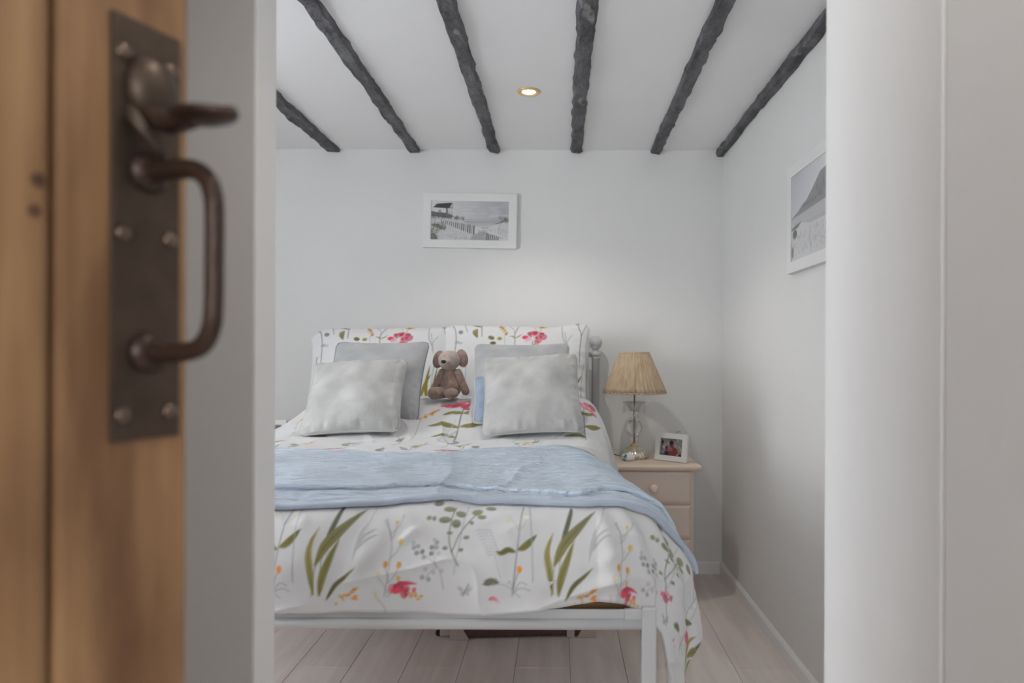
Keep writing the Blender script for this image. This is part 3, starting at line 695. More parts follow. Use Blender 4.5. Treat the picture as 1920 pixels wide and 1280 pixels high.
# printed pattern of the duvet: canvas x = a, canvas y = -b
OU, OVF = .42, .30
AW = HS + OU
cv = Canvas(-AW - .02, -(BF + .62), 2 * AW + .04, BF + .66, .0022, (186, 186, 187))
S = 1.39 / FPX
a_h, b_h = pix2ab(1048, 1125)
def Qrow(dx, db):
    def Q(px, py):
        return ((px - 1048) * S - CX + dx, -(b_h - (1125 - py) * S + db))
    return Q
PER = 445 * S
for r_, db in enumerate((0., -.42, -.84, -1.26, .30)):
    for m_ in range(-3, 4):
        floral_tile(cv, Qrow(m_ * PER + (.5 * PER if r_ % 2 else 0), db), S, seed=10 + r_)
# blank out the head end and draw what shows there
rn = random.Random(4)
aL, bL = pix2ab(850, 826); aT, bT = pix2ab(850, 752)
i1 = int((-bT + .05 - cv.y0) / cv.res); i0 = int((-(bL + .30) - cv.y0) / cv.res)
cv.a[i0:i1] = lin((186, 186, 187))
for px in (605, 852, 1095):
    a_, b_ = pix2ab(px, 822); pink_plant(cv, a_ + (.02 if px > 1000 else 0), -b_, (b_ - bT) * .98, rn)
for px in (790, 560, 985):
    a_, b_ = pix2ab(px - 22, 826); a2, b2 = pix2ab(px, 782); cv.curve([(a_, -b_), ((a_ + a2) / 2, -(b_ + b2) / 2 - .01), (a2, -b2)], .0026, (150, 146, 120)); spike(cv, a2, -b2, .085, .9, rn, ORNG, .008)
for px in (818, 700, 930, 1040): 
    a_, b_ = pix2ab(px, 828); cv.curve([(a_, -b_), (a_ + .005, -b_ + .12), (a_ + .03, -b_ + .25)], .002, LGREY); cv.leaf([(a_, -b_ + .1), (a_ + .03, -b_ + .15), (a_ + .05, -b_ + .2)], .012, LGREY, LGREY, rib=False)
for m_ in range(-3, 5):       # flat strip between cushions and throw
    x0 = m_ * .36
    flower(cv, x0 + .17, -(bL + .20), .05, rn, (PINK, MAUVE, RED, LPINK)); cv.curve([(x0 + .17, -(bL + .34)), (x0 + .165, -(bL + .22))], .003, STEM)
    for q in range(5):
        xx, yy = x0 + rn.uniform(0, .34), -(bL + rn.uniform(.02, .3))
        cv.leaf([(xx, yy), (xx + rn.uniform(-.03, .03), yy + .05), (xx + rn.uniform(-.05, .05), yy + .1)], .022, rn.choice([GREYG, OLIVE, GREY]), rn.choice([GREY, OLIVE]), rib=False)
        cv.curve([(xx, yy - .08), (xx + .01, yy), (xx + rn.uniform(-.04, .04), yy + .12)], .0026, rn.choice([GREY, STEM]))
    spike(cv, x0 + .05, -(bL + .12), .07, 1.4, rn, (176, 150, 140), .006)
# warm scattered blossoms on the hanging corner
for aa, bb in ((HS + .20, BF + .22), (HS + .30, BF + .06), (HS + .36, BF + .20), (HS + .14, BF + .33)):
    flower(cv, aa, -bb, .024, rn, (PINK, (176, 92, 104), MAUVE, LPINK)); cv.curve([(aa + .02, -bb - .05), (aa, -bb)], .002, STEM)

def axis(segs):
    out = []
    for lo, hi, st in segs: out.append(np.arange(lo, hi, st))
    return np.concatenate(out + [[segs[-1][1]]])
av = axis([(-AW, -.22, .007), (-.22, AW, .0026)])
bv = axis([(.0, .26, .008), (.26, BF - .05, .0045), (BF - .05, BF + OVF, .0022)])
A, Bq = np.meshgrid(av, bv)
hemw = 1 + .022 * np.sin(A * 7 + .6) + .018 * np.sin(A * 17 + 2) + .03 * sstep(-.1, .3, A) * (1 - sstep(.5, .68, A)) - .05 * sstep(.5, .66, A) * (1 - sstep(.72, .85, A))
_ou = np.maximum(np.abs(A) - HS, 0)
hemw = hemw + .16 * sstep(.20, .28, _ou) * (1 - .9 * sstep(.31, .42, _ou))
hemw = hemw - .11 * sstep(-.05, -.5, A)
Bs = np.where(Bq > BF, BF + (Bq - BF) * (1 + (hemw - 1) * sstep(BF + .1, BF + OVF, Bq)), Bq)
Pd = surf(A, Bs); Cd = cv.sample(A, -Bs)
# hem turned under, all round, so that the cover has the thickness of a filled quilt
def rim(Pe, Pin, k=5, t=.016):
    out = []; d = Pe - Pin; d /= np.maximum(np.linalg.norm(d, axis=-1, keepdims=True), 1e-9)
    return d
ne = frame_of(A[-1], Bs[-1]); de = rim(Pd[-1], Pd[-4])
rows = []
for ang in (40, 90, 140, 180):
    t = math.radians(ang); rows.append(Pd[-1] + de * (.009 * math.sin(t)) - ne * (.009 * (1 - math.cos(t))))
rows.append(rows[-1] - de * .05)
Pd2 = np.concatenate([Pd, np.stack(rows)], 0); Cd2 = np.concatenate([Cd] + [Cd[-1:]] * 5, 0)
M_duvet = print_mat('printed_cotton', .88, bump=.25, bscale=420, sheen=.15)
duvet = new_obj('duvet', grid_mesh('duvet', Pd2, Cd2, flip=True), M_duvet, label='white duvet printed with wildflowers, draped over the bed', cat='duvet')

# blue crinkled throw, folded double ------------------------------------------------
def edge_fn(pts, tail):
    ab = [pix2ab(*p) for p in pts]; xa = [p[0] for p in ab] + [t[0] for t in tail]; xb = [p[1] for p in ab] + [t[1] for t in tail]
    return lambda a: np.interp(a, xa, xb)
up_e = edge_fn([(517, 857), (700, 864), (850, 862), (1000, 853), (1085, 847)], [(HS + .1, BF - .345), (HS + .35, BF - .33)])
lo_e1 = edge_fn([(517, 964), (650, 958), (850, 943), (1000, 944), (1095, 952)], [(HS + .02, BF + .085), (HS + .15, BF + .075), (HS + .35, BF + .05)])
lo_e2 = edge_fn([(517, 937), (680, 934), (850, 924), (1000, 932), (1090, 942)], [(HS + .02, BF + .035), (HS + .12, BF + .03), (HS + .3, BF + .0)])
M_throw = mat('blue_muslin', rgb(164, 173, 183), .95, var=rgb(169, 181, 197), vscale=(2.2, 2.2, 1), uv=True, bump=1.0, bstretch=(22, 190, 1), bdist=.018, sheen=.2)
M_hem = mat('grey_blue_hem', rgb(140, 148, 162), .9, bump=.1, bscale=60)
def throw_layer(name, a0, a1, eu, el, off, th, na, nb, seed, parent=None):
    a1d = np.linspace(a0, a1, na); tv = np.linspace(0, 1, nb)
    Aq, Tq = np.meshgrid(a1d, tv); Bu, Bl = eu(Aq), el(Aq)
    Bt = Bu + (Bl - Bu) * Tq
    eb = np.minimum((Bl - Bt), (Bt - Bu) * 1.5); ea = np.minimum(a1 - Aq, Aq - a0); ed = np.minimum(eb, ea)
    prof = np.sqrt(np.clip(1 - (1 - np.clip(ed / .007, 0, 1)) ** 2, 0, 1))
    ww = Bt * 95 + 3.5 * vnoise(Aq * 2.2, Bt * 9, seed) + .6 * vnoise(Aq * 12, Bt * 20, seed + 1)
    crk = (.0050 * (np.abs(vnoise(ww, Aq * 3.2, seed + 2)) ** .8 - .4) + .0022 * vnoise(ww * 2.1, Aq * 7, seed + 3)) * np.clip(ed / .02, 0, 1)
    fold = .004 * sstep(.25, .9, vnoise(Bt * 16 + 1.4 * vnoise(Aq * 1.5, Bt * 2, 31), Aq * .9, 37)) * np.clip(ed / .03, 0, 1)
    Bt = Bt - np.where(Bl - Bt < .02, 1, 0) * .009 * (1 - prof) ** 1.5
    Pt = surf(Aq, Bt, off + th * prof + crk + fold - .006 * (1 - prof))
    return grid_mesh(name, Pt, uv=np.stack([Aq, Bt], -1), flip=True)
throw = new_obj('throw_blanket', throw_layer('throw_blanket', -.98, HS + .285, up_e, lo_e1, .002, .010, 420, 280, 31), M_throw, label='pale blue crinkled cotton throw folded across the duvet', cat='throw')
new_obj('upper_fold', throw_layer('upper_fold', -.95, HS + .205, lambda a: up_e(a) + .004, lo_e2, .014, .010, 420, 260, 47), M_throw, throw)
def hem_strip():
    a = np.linspace(-.98, HS + .285, 260); e = lo_e1(a); ths = np.linspace(0, math.pi, 7)
    R = []
    for t in ths: R.append(surf(a, e - .011 + .013 * (1 - math.cos(t)) / 2, .006 + .009 * np.sin(t) * np.ones_like(a)))
    return grid_mesh('hem_band', np.stack(R), flip=True)
new_obj('hem_band', hem_strip(), M_hem, throw)

# pillows and cushions -----------------------------------------------------------------
def pillow_arrays(w, h, t, nu, nv, conc=.05, seed=1, wr=.004, pw=.55, ear=0.):
    u = np.sin(np.linspace(-1, 1, nu) * math.pi / 2); v = np.sin(np.linspace(-1, 1, nv) * math.pi / 2)
    u = .5 * u + .5 * np.linspace(-1, 1, nu); v = .5 * v + .5 * np.linspace(-1, 1, nv)
    U, Vv = np.meshgrid(u, v)
    X = U * w / 2 * (1 - conc * (1 - Vv ** 2)); Z = Vv * h / 2 * (1 - conc * (1 - U ** 2))
    cr = np.maximum(np.abs(U) + np.abs(Vv) - 1.86, 0) * .32          # soften the corners
    X = X - np.sign(U) * cr * w * .5; Z = Z - np.sign(Vv) * cr * h * .5
    T_ = (np.clip(1 - np.abs(U) ** 2.4, 0, 1) * np.clip(1 - np.abs(Vv) ** 2.4, 0, 1)) ** pw
    edge = np.minimum(1 - np.abs(U), 1 - np.abs(Vv))
    wrk = wr * 1.3 * fbm(U * 1.8, Vv * 1.8, 2, seed) * np.clip(edge * 6, 0, 1)
    tang = np.where(1 - np.abs(U) < 1 - np.abs(Vv), Vv, U)
    wrk = wrk + min(wr * 1.1, .006) * vnoise(tang * 11, edge * 2, seed + 3) * np.exp(-((edge - .09) / .09) ** 2)
    return U, Vv, X, Z, t / 2 * T_, wrk
def pillow_me(name, w, h, t, nu=90, nv=80, conc=.05, seed=1, wr=.004, pw=.55, canvas=None, lift=None):
    U, Vv, X, Z, T_, wrk = pillow_arrays(w, h, t, nu, nv, conc, seed, wr, pw)
    if lift: 
        dx, dz = lift(U, Vv); X = X + dx; Z = Z + dz
    Zb = Z + h / 2
    sag = .0
    Pf = np.stack([X, -T_ - wrk, Zb], -1); Pb = np.stack([X, T_, Zb], -1)
    cols = None
    if canvas is not None:
        Cf = canvas.sample(U * w / 2, Vv * h / 2 + h / 2); cols = [Cf, Cf]
    me = grid_mesh(name, [Pf, Pb], cols, flip=[False, True])
    edge = [(X[j, i], 0, Zb[j, i]) for j, i in [(0, i) for i in range(nu)] + [(j, nu - 1) for j in range(1, nv)] + [(nv - 1, i) for i in range(nu - 2, -1, -1)] + [(j, 0) for j in range(nv - 2, 0, -1)]]
    return me, edge
def place(o, bot, top, roll=0., yaw=0.):
    b, t = Vector(bot), Vector(top); up = (t - b).normalized()
    r = Vector((math.cos(yaw), math.sin(yaw), 0)); r = (r - up * r.dot(up)).normalized()
    r = Matrix.Rotation(roll, 3, up.cross(r)) @ r; up2 = Matrix.Rotation(roll, 3, up.cross(Vector((math.cos(yaw), math.sin(yaw), 0))).normalized()) @ up
    r = (r - up2 * r.dot(up2)).normalized(); f = up2.cross(r)
    o.matrix_world = Matrix(((r.x, f.x, up2.x, b.x), (r.y, f.y, up2.y, b.y), (r.z, f.z, up2.z, b.z), (0, 0, 0, 1)))
def cushion(name, w, h, t, bot, top, m, label, seed, roll=0, yaw=0, pip=None, cat='cushion', group='cushions on the bed', conc=.05, wr=.003, pr=.0028, canvas=None, nu=90, nv=80, lift=None, pw=.55):
    me, edge = pillow_me(name, w, h, t, nu, nv, conc, seed, wr, canvas=canvas, lift=lift, pw=pw)
    o = new_obj(name, me, m, label=label, cat=cat, group=group); place(o, bot, top, roll, yaw)
    if pip is not None: new_obj('piping', tube_me('piping', [Vector(e) for e in edge[::2]], pr, 7, closed=True), pip, o)
    return o

# print of the pillow cases
PWD, PHT = .70, .46
def pillow_canvas(seed):
    c = Canvas(-PWD / 2, 0, PWD, PHT, 0.0026, (192, 192, 193)); rnd = random.Random(seed); s = .0025
    X = lambda px: (px - 718) * s; Y = lambda py: PHT - (py - 612) * s     # read off the left-hand pillow
    q = lambda *pp: [(X(a), Y(b)) for a, b in pp]
    c.curve(q((606, 690), (607, 655), (605, 628), (600, 616)), .004, STEM); c.oval(X(615), Y(630), .012, .011, (118, 122, 124)); c.oval(X(609), Y(652), .012, .008, GREY, .8); c.oval(X(616), Y(654), .012, .007, LGREY, .9)
    c.curve(q((594, 700), (597, 675)), .004, GREYG); c.curve(q((622, 612), (628, 630)), .003, STEM)
    c.leaf(q((654, 618), (645, 615), (634, 612)), .010, DOLIVE, OLIVE); c.curve(q((654, 612), (655, 625), (656, 640)), .004, STEM)
    for k in range(6): c.leaf(q((648, 644), (640 + 3 * k % 9, 634 - 2 * k), (638 + 4 * k % 12, 628 - k)), .008, (112, 108, 84), OLIVE, rib=False)
    c.oval(X(674), Y(643), .016, .011, DOLIVE, 1, OLIVE, rot=-.4); c.oval(X(690), Y(645), .012, .010, OLIVE, 1, (150, 140, 70)); c.oval(X(678), Y(655), .015, .009, DOLIVE)
    for k in range(11): c.oval(X(690 + k * 1.3 + rnd.uniform(-3, 3)), Y(616 + k * 1.9), .006, .007, rnd.choice([ORNG, YEL, (150, 112, 60)]), .9)
    c.curve(q((700, 690), (700, 655), (698, 636)), .003, LGREY)
    c.curve(q((719, 700), (719, 655), (718, 635), (724, 614)), .004, GREYG); c.curve(q((719, 644), (716, 625), (705, 612)), .003, GREY)
    c.leaf(q((719, 645), (714, 640), (708, 640)), .006, OLIVE, OLIVE, rib=False); c.leaf(q((719, 644), (726, 640), (731, 634)), .006, OLIVE, OLIVE, rib=False)
    flower(c, X(757), Y(641), .066, rnd, (RED, PINK, (196, 48, 88), LPINK, (176, 34, 70)))
    for k in (-2, 0, 2): c.leaf(q((757 + k, 668), (757 + 2 * k, 660), (757 + 3 * k, 650)), .007, GREYG, OLIVE, rib=False)
    c.oval(X(769), Y(617), .024, .010, YEL, .95, (190, 168, 90)); c.oval(X(768), Y(616), .010, .006, (112, 100, 60)); c.curve(q((764, 650), (763, 635), (767, 622)), .004, GREY); c.curve(q((752, 612), (758, 628)), .003, LGREY)
    c.curve(q((805, 615), (808, 640), (814, 655)), .004, GREY); c.curve(q((811, 630), (814, 645), (816, 665)), .003, GREY); c.curve(q((824, 637), (817, 650), (818, 670)), .003, GREY)
    c.curve(q((841, 690), (841, 640), (835, 625), (832, 612)), .004, STEM); c.curve(q((841, 640), (845, 625), (850, 614)), .003, STEM); c.oval(X(832), Y(614), .010, .008, GREY)
    for k in range(10): c.curve(q((600 + k * 27, 760), (603 + k * 27, 715), (598 + k * 28, 690)), .003, rnd.choice([LGREY, GREY, STEM]))
    for bx_, W in ((797, .018), (812, .016), (826, .012), (600, .014)):
        c.leaf(q((bx_ - 3, 760), (bx_ - 4, 735), (bx_ + rnd.uniform(-2, 12), 695)), W, (136, 124, 44), (112, 104, 50)); c.leaf(q((bx_, 760), (bx_ + 8, 735), (bx_ + 20, 712)), W * .8, (146, 132, 52), DOLIVE)
    return c
pcv = pillow_canvas(5)
M_pcase = print_mat('printed_pillowcase', .88, bump=.2, bscale=300, sheen=.15)
PG = 'wildflower pillows against the headboard'
def ab_(px, py, d): return ((px - 1048) * d / FPX, d, CAMZ - (py - 665) * d / FPX)
# rear pillows, then front ones leaning on them
cushion('pillow', .68, .42, .11, (-.850, 3.315, .80), (-.853, 3.365, 1.19), M_pcase, 'flower-printed pillow at the back, nearest the open pine door', 3, cat='pillow', group=PG, canvas=pcv, nu=150, nv=100, conc=.03, wr=.006)
cushion('pillow', .66, .42, .11, (-.172, 3.315, .80), (-.178, 3.365, 1.19), M_pcase, 'flower-printed pillow at the back, nearest the table lamp', 8, cat='pillow', group=PG, canvas=pcv, nu=150, nv=100, conc=.03, wr=.006)
cushion('pillow', .67, PHT, .17, (-.822, 3.12, .80), (-.828, 3.265, 1.238), M_pcase, 'upright flower-printed pillow behind the paired grey cushions near the pine door', 13, cat='pillow', group=PG, canvas=pcv, nu=240, nv=160, conc=.025, wr=.008,
        lift=lambda U, V: (-.012 * sstep(-.6, -1, U) * sstep(.2, 1, V), -.03 * sstep(-.8, -1, U) * sstep(.3, 1, V)))
cushion('pillow', .68, PHT, .17, (-.210, 3.11, .81), (-.216, 3.255, 1.25), M_pcase, 'upright flower-printed pillow with a raised corner beside the lamp-side bed post', 18, cat='pillow', group=PG, canvas=pcv, nu=240, nv=160, conc=.025, wr=.008, roll=math.radians(1.5),
        lift=lambda U, V: (.012 * sstep(.6, 1, U) * sstep(.4, 1, V), .022 * sstep(.5, 1, U) * sstep(.3, 1, V)))

cushion('cushion', .375, .385, .10, (-.705, 2.53, .858), (-.722, 2.76, 1.148), M_grey_cush2, 'darker grey cushion with navy piping, behind the front grey cushion on the pine door side', 23, roll=math.radians(2.2), pip=M_piping, conc=.06)
cushion('cushion', .385, .37, .10, (-.145, 2.55, .868), (-.152, 2.78, 1.150), M_grey_cush2, 'grey velvet cushion mostly hidden, behind the large front cushion on the lamp side', 27, roll=math.radians(.5), pip=M_piping2, conc=.06)
cushion('cushion', .26, .22, .05, (-.180, 2.50, .862), (-.176, 2.64, 1.02), M_bluecush, 'small pale blue cushion peeping out beside the lamp-side front grey cushion', 33, roll=math.radians(-5), yaw=math.radians(4), pip=M_piping2, pr=.005)
cushion('cushion', .352, .335, .135, (-.729, 2.385, .832), (-.737, 2.60, 1.078), M_grey_cush, 'plump pale grey velvet cushion at the front, nearer the pine door', 37, roll=math.radians(-2.0), pip=M_piping2, conc=.065, wr=.0065)
cushion('cushion', .358, .35, .135, (-.088, 2.385, .833), (-.112, 2.60, 1.104), M_grey_cush, 'plump pale grey velvet cushion at the front, nearer the table lamp', 43, roll=math.radians(.5), pip=M_piping2, conc=.06, wr=.0065)

# ------------------------------------------------------------------ soft toy
toy = empty('plush_toy', (-.436, 2.76, .932), math.radians(-6), 'small brown plush toy with floppy ears sitting between the cushions', 'soft toy')
new_obj('body', blob_me('body', (0, 0, .045), (-.002, .012, .098), .044, .030, 22, 16), M_fur, toy)
new_obj('head', ellipsoid_me('head', (-.004, -.004, .154), (.045, .040, .040), 26, 18), M_face, toy)
new_obj('muzzle', ellipsoid_me('muzzle', (-.011, -.033, .147), (.026, .022, .021), 20, 12), M_face, toy)
new_obj('nose', ellipsoid_me('nose', (-.014, -.055, .150), (.0105, .006, .007), 14, 10), M_black, toy)
for ex, ez in ((-.030, .160), (.012, .164)): new_obj('eye', ellipsoid_me('eye', (ex, -.0405 + abs(ex + .008) * .25, ez), (.0026, .0022, .0028), 10, 8), M_black, toy)
for sx, rz, zc, xx in ((-1, .30, .158, -.050), (1, -.22, .163, .046)):
    o = new_obj('ear', ellipsoid_me('ear', (0, 0, 0), (.024, .014, .037), 18, 14), M_fur, toy)
    o.matrix_local = Matrix.Translation((xx, .006, zc)) @ Matrix.Rotation(rz * sx * sx, 4, 'Y')
new_obj('arm', blob_me('arm', (-.034, -.002, .108), (-.053, -.018, .045), .014, .016, 14, 12), M_fur, toy)
new_obj('arm', blob_me('arm', (.032, .0, .106), (.064, -.006, .030), .015, .016, 14, 12), M_fur, toy)
new_obj('leg', blob_me('leg', (-.022, -.02, .026), (-.046, -.075, .026), .023, .025, 16, 12), M_fur, toy)
new_obj('leg', blob_me('leg', (.012, -.03, .024), (.024, -.080, .024), .024, .022, 16, 12, flat=(1.25, .9)), M_fur, toy)

# ------------------------------------------------------------------ bedside cabinets
def cabinet(xc, label):
    r = empty('bedside_cabinet', (xc, 3.27, 0), 0, label, 'bedside cabinet')
    y0, y1 = -.185, .185
    new_obj('carcass', multibox_me('carcass', [((-.184, y0 + .004, .05), (.184, y1, .592), .002)]), M_cab, r)
    new_obj('plinth', multibox_me('plinth', [((-.188, y0 - .002, 0), (.188, y1, .07), .004)]), M_cab, r)
    # top board with a moulded edge
    prf = [(.0, .592), (.010, .595), (.016, .601), (.019, .609), (.017, .616), (.011, .620)]
    V, F = [], []
    for o_, z in prf:
        V += [(-.194 - o_, y0 - .004 - o_, z), (.194 + o_, y0 - .004 - o_, z), (.194 + o_, y1 + .002, z), (-.194 - o_, y1 + .002, z)]
    for i in range(len(prf) - 1):
        for k in range(4): F.append((i * 4 + k, i * 4 + (k + 1) % 4, i * 4 + 4 + (k + 1) % 4, i * 4 + 4 + k))
    F += [(3, 2, 1, 0), tuple(range(len(prf) * 4 - 4, len(prf) * 4))]
    new_obj('top', mesh_from('top', V, F), M_cabtop, r)
    for z0, z1 in ((.4465, .586), (.292, .4365), (.137, .282)):
        # raised drawer front with a chamfered margin
        a, b, f0, f1, c = -.170, .170, y0 + .003, y0 - .009, .012
        V = [(a, f0, z0), (b, f0, z0), (b, f0, z1), (a, f0, z1), (a, f1 + .004, z0), (b, f1 + .004, z0), (b, f1 + .004, z1), (a, f1 + .004, z1),
             (a + c, f1, z0 + c), (b - c, f1, z0 + c), (b - c, f1, z1 - c), (a + c, f1, z1 - c)]
        F = [(0, 1, 5, 4), (1, 2, 6, 5), (2, 3, 7, 6), (3, 0, 4, 7), (4, 5, 9, 8), (5, 6, 10, 9), (6, 7, 11, 10), (7, 4, 8, 11), (8, 9, 10, 11), (3, 2, 1, 0)]
        d = new_obj('drawer', mesh_from('drawer', V, F), M_cab, r)
        kn = new_obj('knob', lathe_me('knob', [(.009, 0), (.008, .010), (.012, .014), (.0185, .020), (.0195, .025), (.017, .031), (.009, .035), (.0003, .036)], 24), M_knob, d)
        kn.matrix_local = Matrix.Translation((0, f1, (z0 + z1) / 2 + .0)) @ Matrix.Rotation(math.radians(90), 4, 'X')
    return r
cabinet(.426, 'taupe bedside cabinet with round knobs under the table lamp')
cabinet(-1.50, 'taupe bedside cabinet on the window side of the bed')

# ------------------------------------------------------------------ table lamp
lamp = empty('table_lamp', (.361, 3.275, .62), 0, 'glass table lamp with pleated beige shade on the bedside cabinet', 'table lamp')
def rib(t, i): return 1 + .022 * math.cos(22 * t + i * .55)
new_obj('base', lathe_me('base', [(.060, 0), (.066, .004), (.069, .012), (.066, .022), (.058, .033), (.046, .043), (.032, .051), (.020, .057), (.013, .061)], 132, rib), M_silver, lamp)
new_obj('collar', lathe_me('collar', [(.016, .058), (.019, .061), (.018, .066), (.011, .069), (.009, .076)], 28), M_brass, lamp)
new_obj('glass_stem', lathe_me('glass_stem', [(.010, .074), (.017, .080), (.022, .090), (.0205, .101), (.014, .109), (.020, .114), (.031, .124), (.0375, .139), (.038, .150), (.033, .164), (.022, .176), (.0155, .186), (.0145, .200), (.017, .214), (.020, .226)], 36), M_glass2, lamp)
new_obj('glass_cup', lathe_me('glass_cup', [(.006, .226), (.024, .228), (.031, .238), (.041, .254), (.055, .266), (.053, .268), (.039, .258), (.028, .243), (.020, .234), (.006, .233)], 24, lambda t, i: 1 + .05 * math.cos(8 * t) * (i in (3, 4, 5))), M_glass, lamp)
new_obj('rod', tube_me('rod', [(0, 0, .066), (0, 0, .34)], .0035, 10), M_chrome, lamp)
new_obj('disc', lathe_me('disc', [(.0003, .2235), (.015, .224), (.015, .2255), (.0003, .226)], 24), M_chrome, lamp)
for k in range(8):
    a = 2 * math.pi * k / 8 + .15; x, y = .052 * math.cos(a), .052 * math.sin(a)
    d = new_obj('glass_drop', lathe_me('glass_drop', [(.0005, .214), (.006, .219), (.0075, .227), (.005, .239), (.001, .250)], 12), M_glass, lamp); d.location = (x, y, 0)
    new_obj('hook', tube_me('hook', [(0, 0, .249), (0, 0, .264)], .0007, 6), M_chrome, d)
nP = 40
def pleat(t, i): return 1 + (.060 * abs(math.cos(nP * .5 * t + .5 * math.sin(5 * t))) - .03 + .010 * math.cos(nP * 1.5 * t + 1)) * (1 - .3 * (i / 9))
zs = np.linspace(.312, .503, 9); prof = [(.149 + (.0695 - .149) * (z - .312) / .191, z) for z in zs]
inner = [(r - .003, z) for r, z in prof[::-1]]
new_obj('shade', lathe_me('shade', prof + inner, nP * 6, lambda t, i: pleat(t, i if i < 9 else 17 - i), close=True), M_shade, lamp)
for (r, z, h) in ((.1505, .309, .007), (.071, .496, .009)):
    sl = -.4
    new_obj('shade_binding', lathe_me('shade_binding', [(r + .0025, z), (r + .0025 + sl * h, z + h), (r - .003 + sl * h, z + h), (r - .003, z)], 64, close=True), M_shadetrim, lamp)
new_obj('cord', tube_me('cord', spline([(-.060, .02, .004), (-.085, .03, .010), (-.11, .045, .014), (-.125, .08, .006), (-.13, .135, .003)], 22), .0025, 8), M_black, lamp)

# ------------------------------------------------------------------ framed prints
def flat_grid(name, w, h, canvas, nx, ny):
    X, Z = np.meshgrid(np.linspace(-w / 2, w / 2, nx), np.linspace(0, h, ny))
    return grid_mesh(name, np.stack([X, np.zeros_like(X), Z], -1), canvas.sample(X, Z))
M_print = print_mat('printed_paper', .6)
def frame_bars(w, h, bw, y0, y1, bev):
    return [((-w / 2, y0, 0), (w / 2, y1, bw), bev), ((-w / 2, y0, h - bw), (w / 2, y1, h), bev), ((-w / 2, y0, bw - .002), (-w / 2 + bw, y1, h - bw + .002), bev), ((w / 2 - bw, y0, bw - .002), (w / 2, y1, h - bw + .002), bev)]
def framed(name, w, h, pw, ph, bw, canvas, label, nx, ny, dp=.02):
    r = empty(name, (0, 0, 0), 0, label, 'picture')
    new_obj('frame', multibox_me('frame', frame_bars(w, h, bw, -dp, 0, .001)), M_frame, r)
    mw, mh = (w - pw) / 2 + .0, (h - ph) / 2
    new_obj('mount', multibox_me('mount', [((-w / 2 + .006, -dp + .004, .006), (w / 2 - .006, -.001, h - .006), 0)]), M_frame, r)
    p = new_obj('print', flat_grid('print', pw, ph, canvas, nx, ny), M_print, r); p.location = (0, -dp + .0035, mh)
    return r
def dunes(c, rnd, x0, x1, y0, y1, n, dark=(74, 74, 74), r=.004):
    for k in range(n):
        x, y = rnd.uniform(x0, x1), rnd.uniform(y0, y1); L = rnd.uniform(.006, .016)
        c.line([(x, y), (x + rnd.uniform(-.006, .008), y + L)], .0014, tuple(v + rnd.randint(-20, 40) for v in dark), .7)
# beach hut picture
pw, ph = .392, .197
c1 = Canvas(-pw / 2, 0, pw, ph, .0012, (176, 176, 177)); rnd = random.Random(2)
c1.poly([(-.2, .095), (.2, .095), (.2, .2), (-.2, .2)], (188, 188, 188), 1, (156, 157, 162), ((-.1, .09), (.15, .2)))
for k in range(26): c1.oval(rnd.uniform(-.1, .2), rnd.uniform(.12, .19), rnd.uniform(.02, .05), rnd.uniform(.002, .006), rnd.choice([(196, 196, 196), (168, 168, 170)]), .35, soft=3)
c1.poly([(-.05, .098), (.2, .096), (.2, .078), (-.05, .07)], (150, 150, 150), 1, (176, 176, 176), ((0, .1), (0, .07)))
c1.line([(-.04, .104), (.2, .101)], .0018, (128, 128, 130)); c1.line([(-.04, .094), (.2, .092)], .0012, (140, 140, 140))
c1.poly([(-.2, .14), (-.14, .125), (-.09, .12), (-.045, .105), (-.02, .085), (.01, .075), (.05, .05), (.02, .0), (-.2, 0)], (180, 180, 180))
c1.poly([(-.2, .145), (-.12, .135), (-.08, .12), (-.10, .108), (-.2, .12)], (88, 88, 88), .9)
dunes(c1, rnd, -.2, -.09, .10, .13, 150); dunes(c1, rnd, -.08, -.03, .098, .112, 70)
c1.poly([(-.2, .08), (-.19, .07), (-.17, .06), (-.13, .045), (-.12, .06), (-.16, .08)], (112, 112, 102), .9); dunes(c1, rnd, -.2, -.12, .045, .08, 120, (80, 80, 74))
c1.poly([(-.2, .05), (-.175, .03), (-.16, .0), (-.2, 0)], (100, 100, 96), .9); dunes(c1, rnd, -.2, -.16, .0, .05, 70, (70, 70, 66))
# hut
c1.poly([(-.178, .160), (-.112, .160), (-.112, .138), (-.178, .14)], (190, 190, 190)); c1.line([(-.118, .165), (-.116, .128)], .010, (108, 108, 108)); c1.line([(-.092, .165), (-.092, .118)], .002, (120, 120, 120)); c1.line([(-.107, .165), (-.106, .11)], .002, (126, 126, 126))
c1.poly([(-.188, .163), (-.168, .182), (-.092, .188), (-.088, .162), (-.10, .160), (-.13, .160)], (70, 70, 73)); c1.poly([(-.104, .163), (-.093, .187), (-.088, .163)], (170, 170, 170)); c1.line([(-.104, .163), (-.092, .188), (-.088, .162)], .0025, (84, 84, 86))
c1.poly([(-.160, .152), (-.146, .152), (-.146, .14), (-.160, .14)], (140, 140, 140))
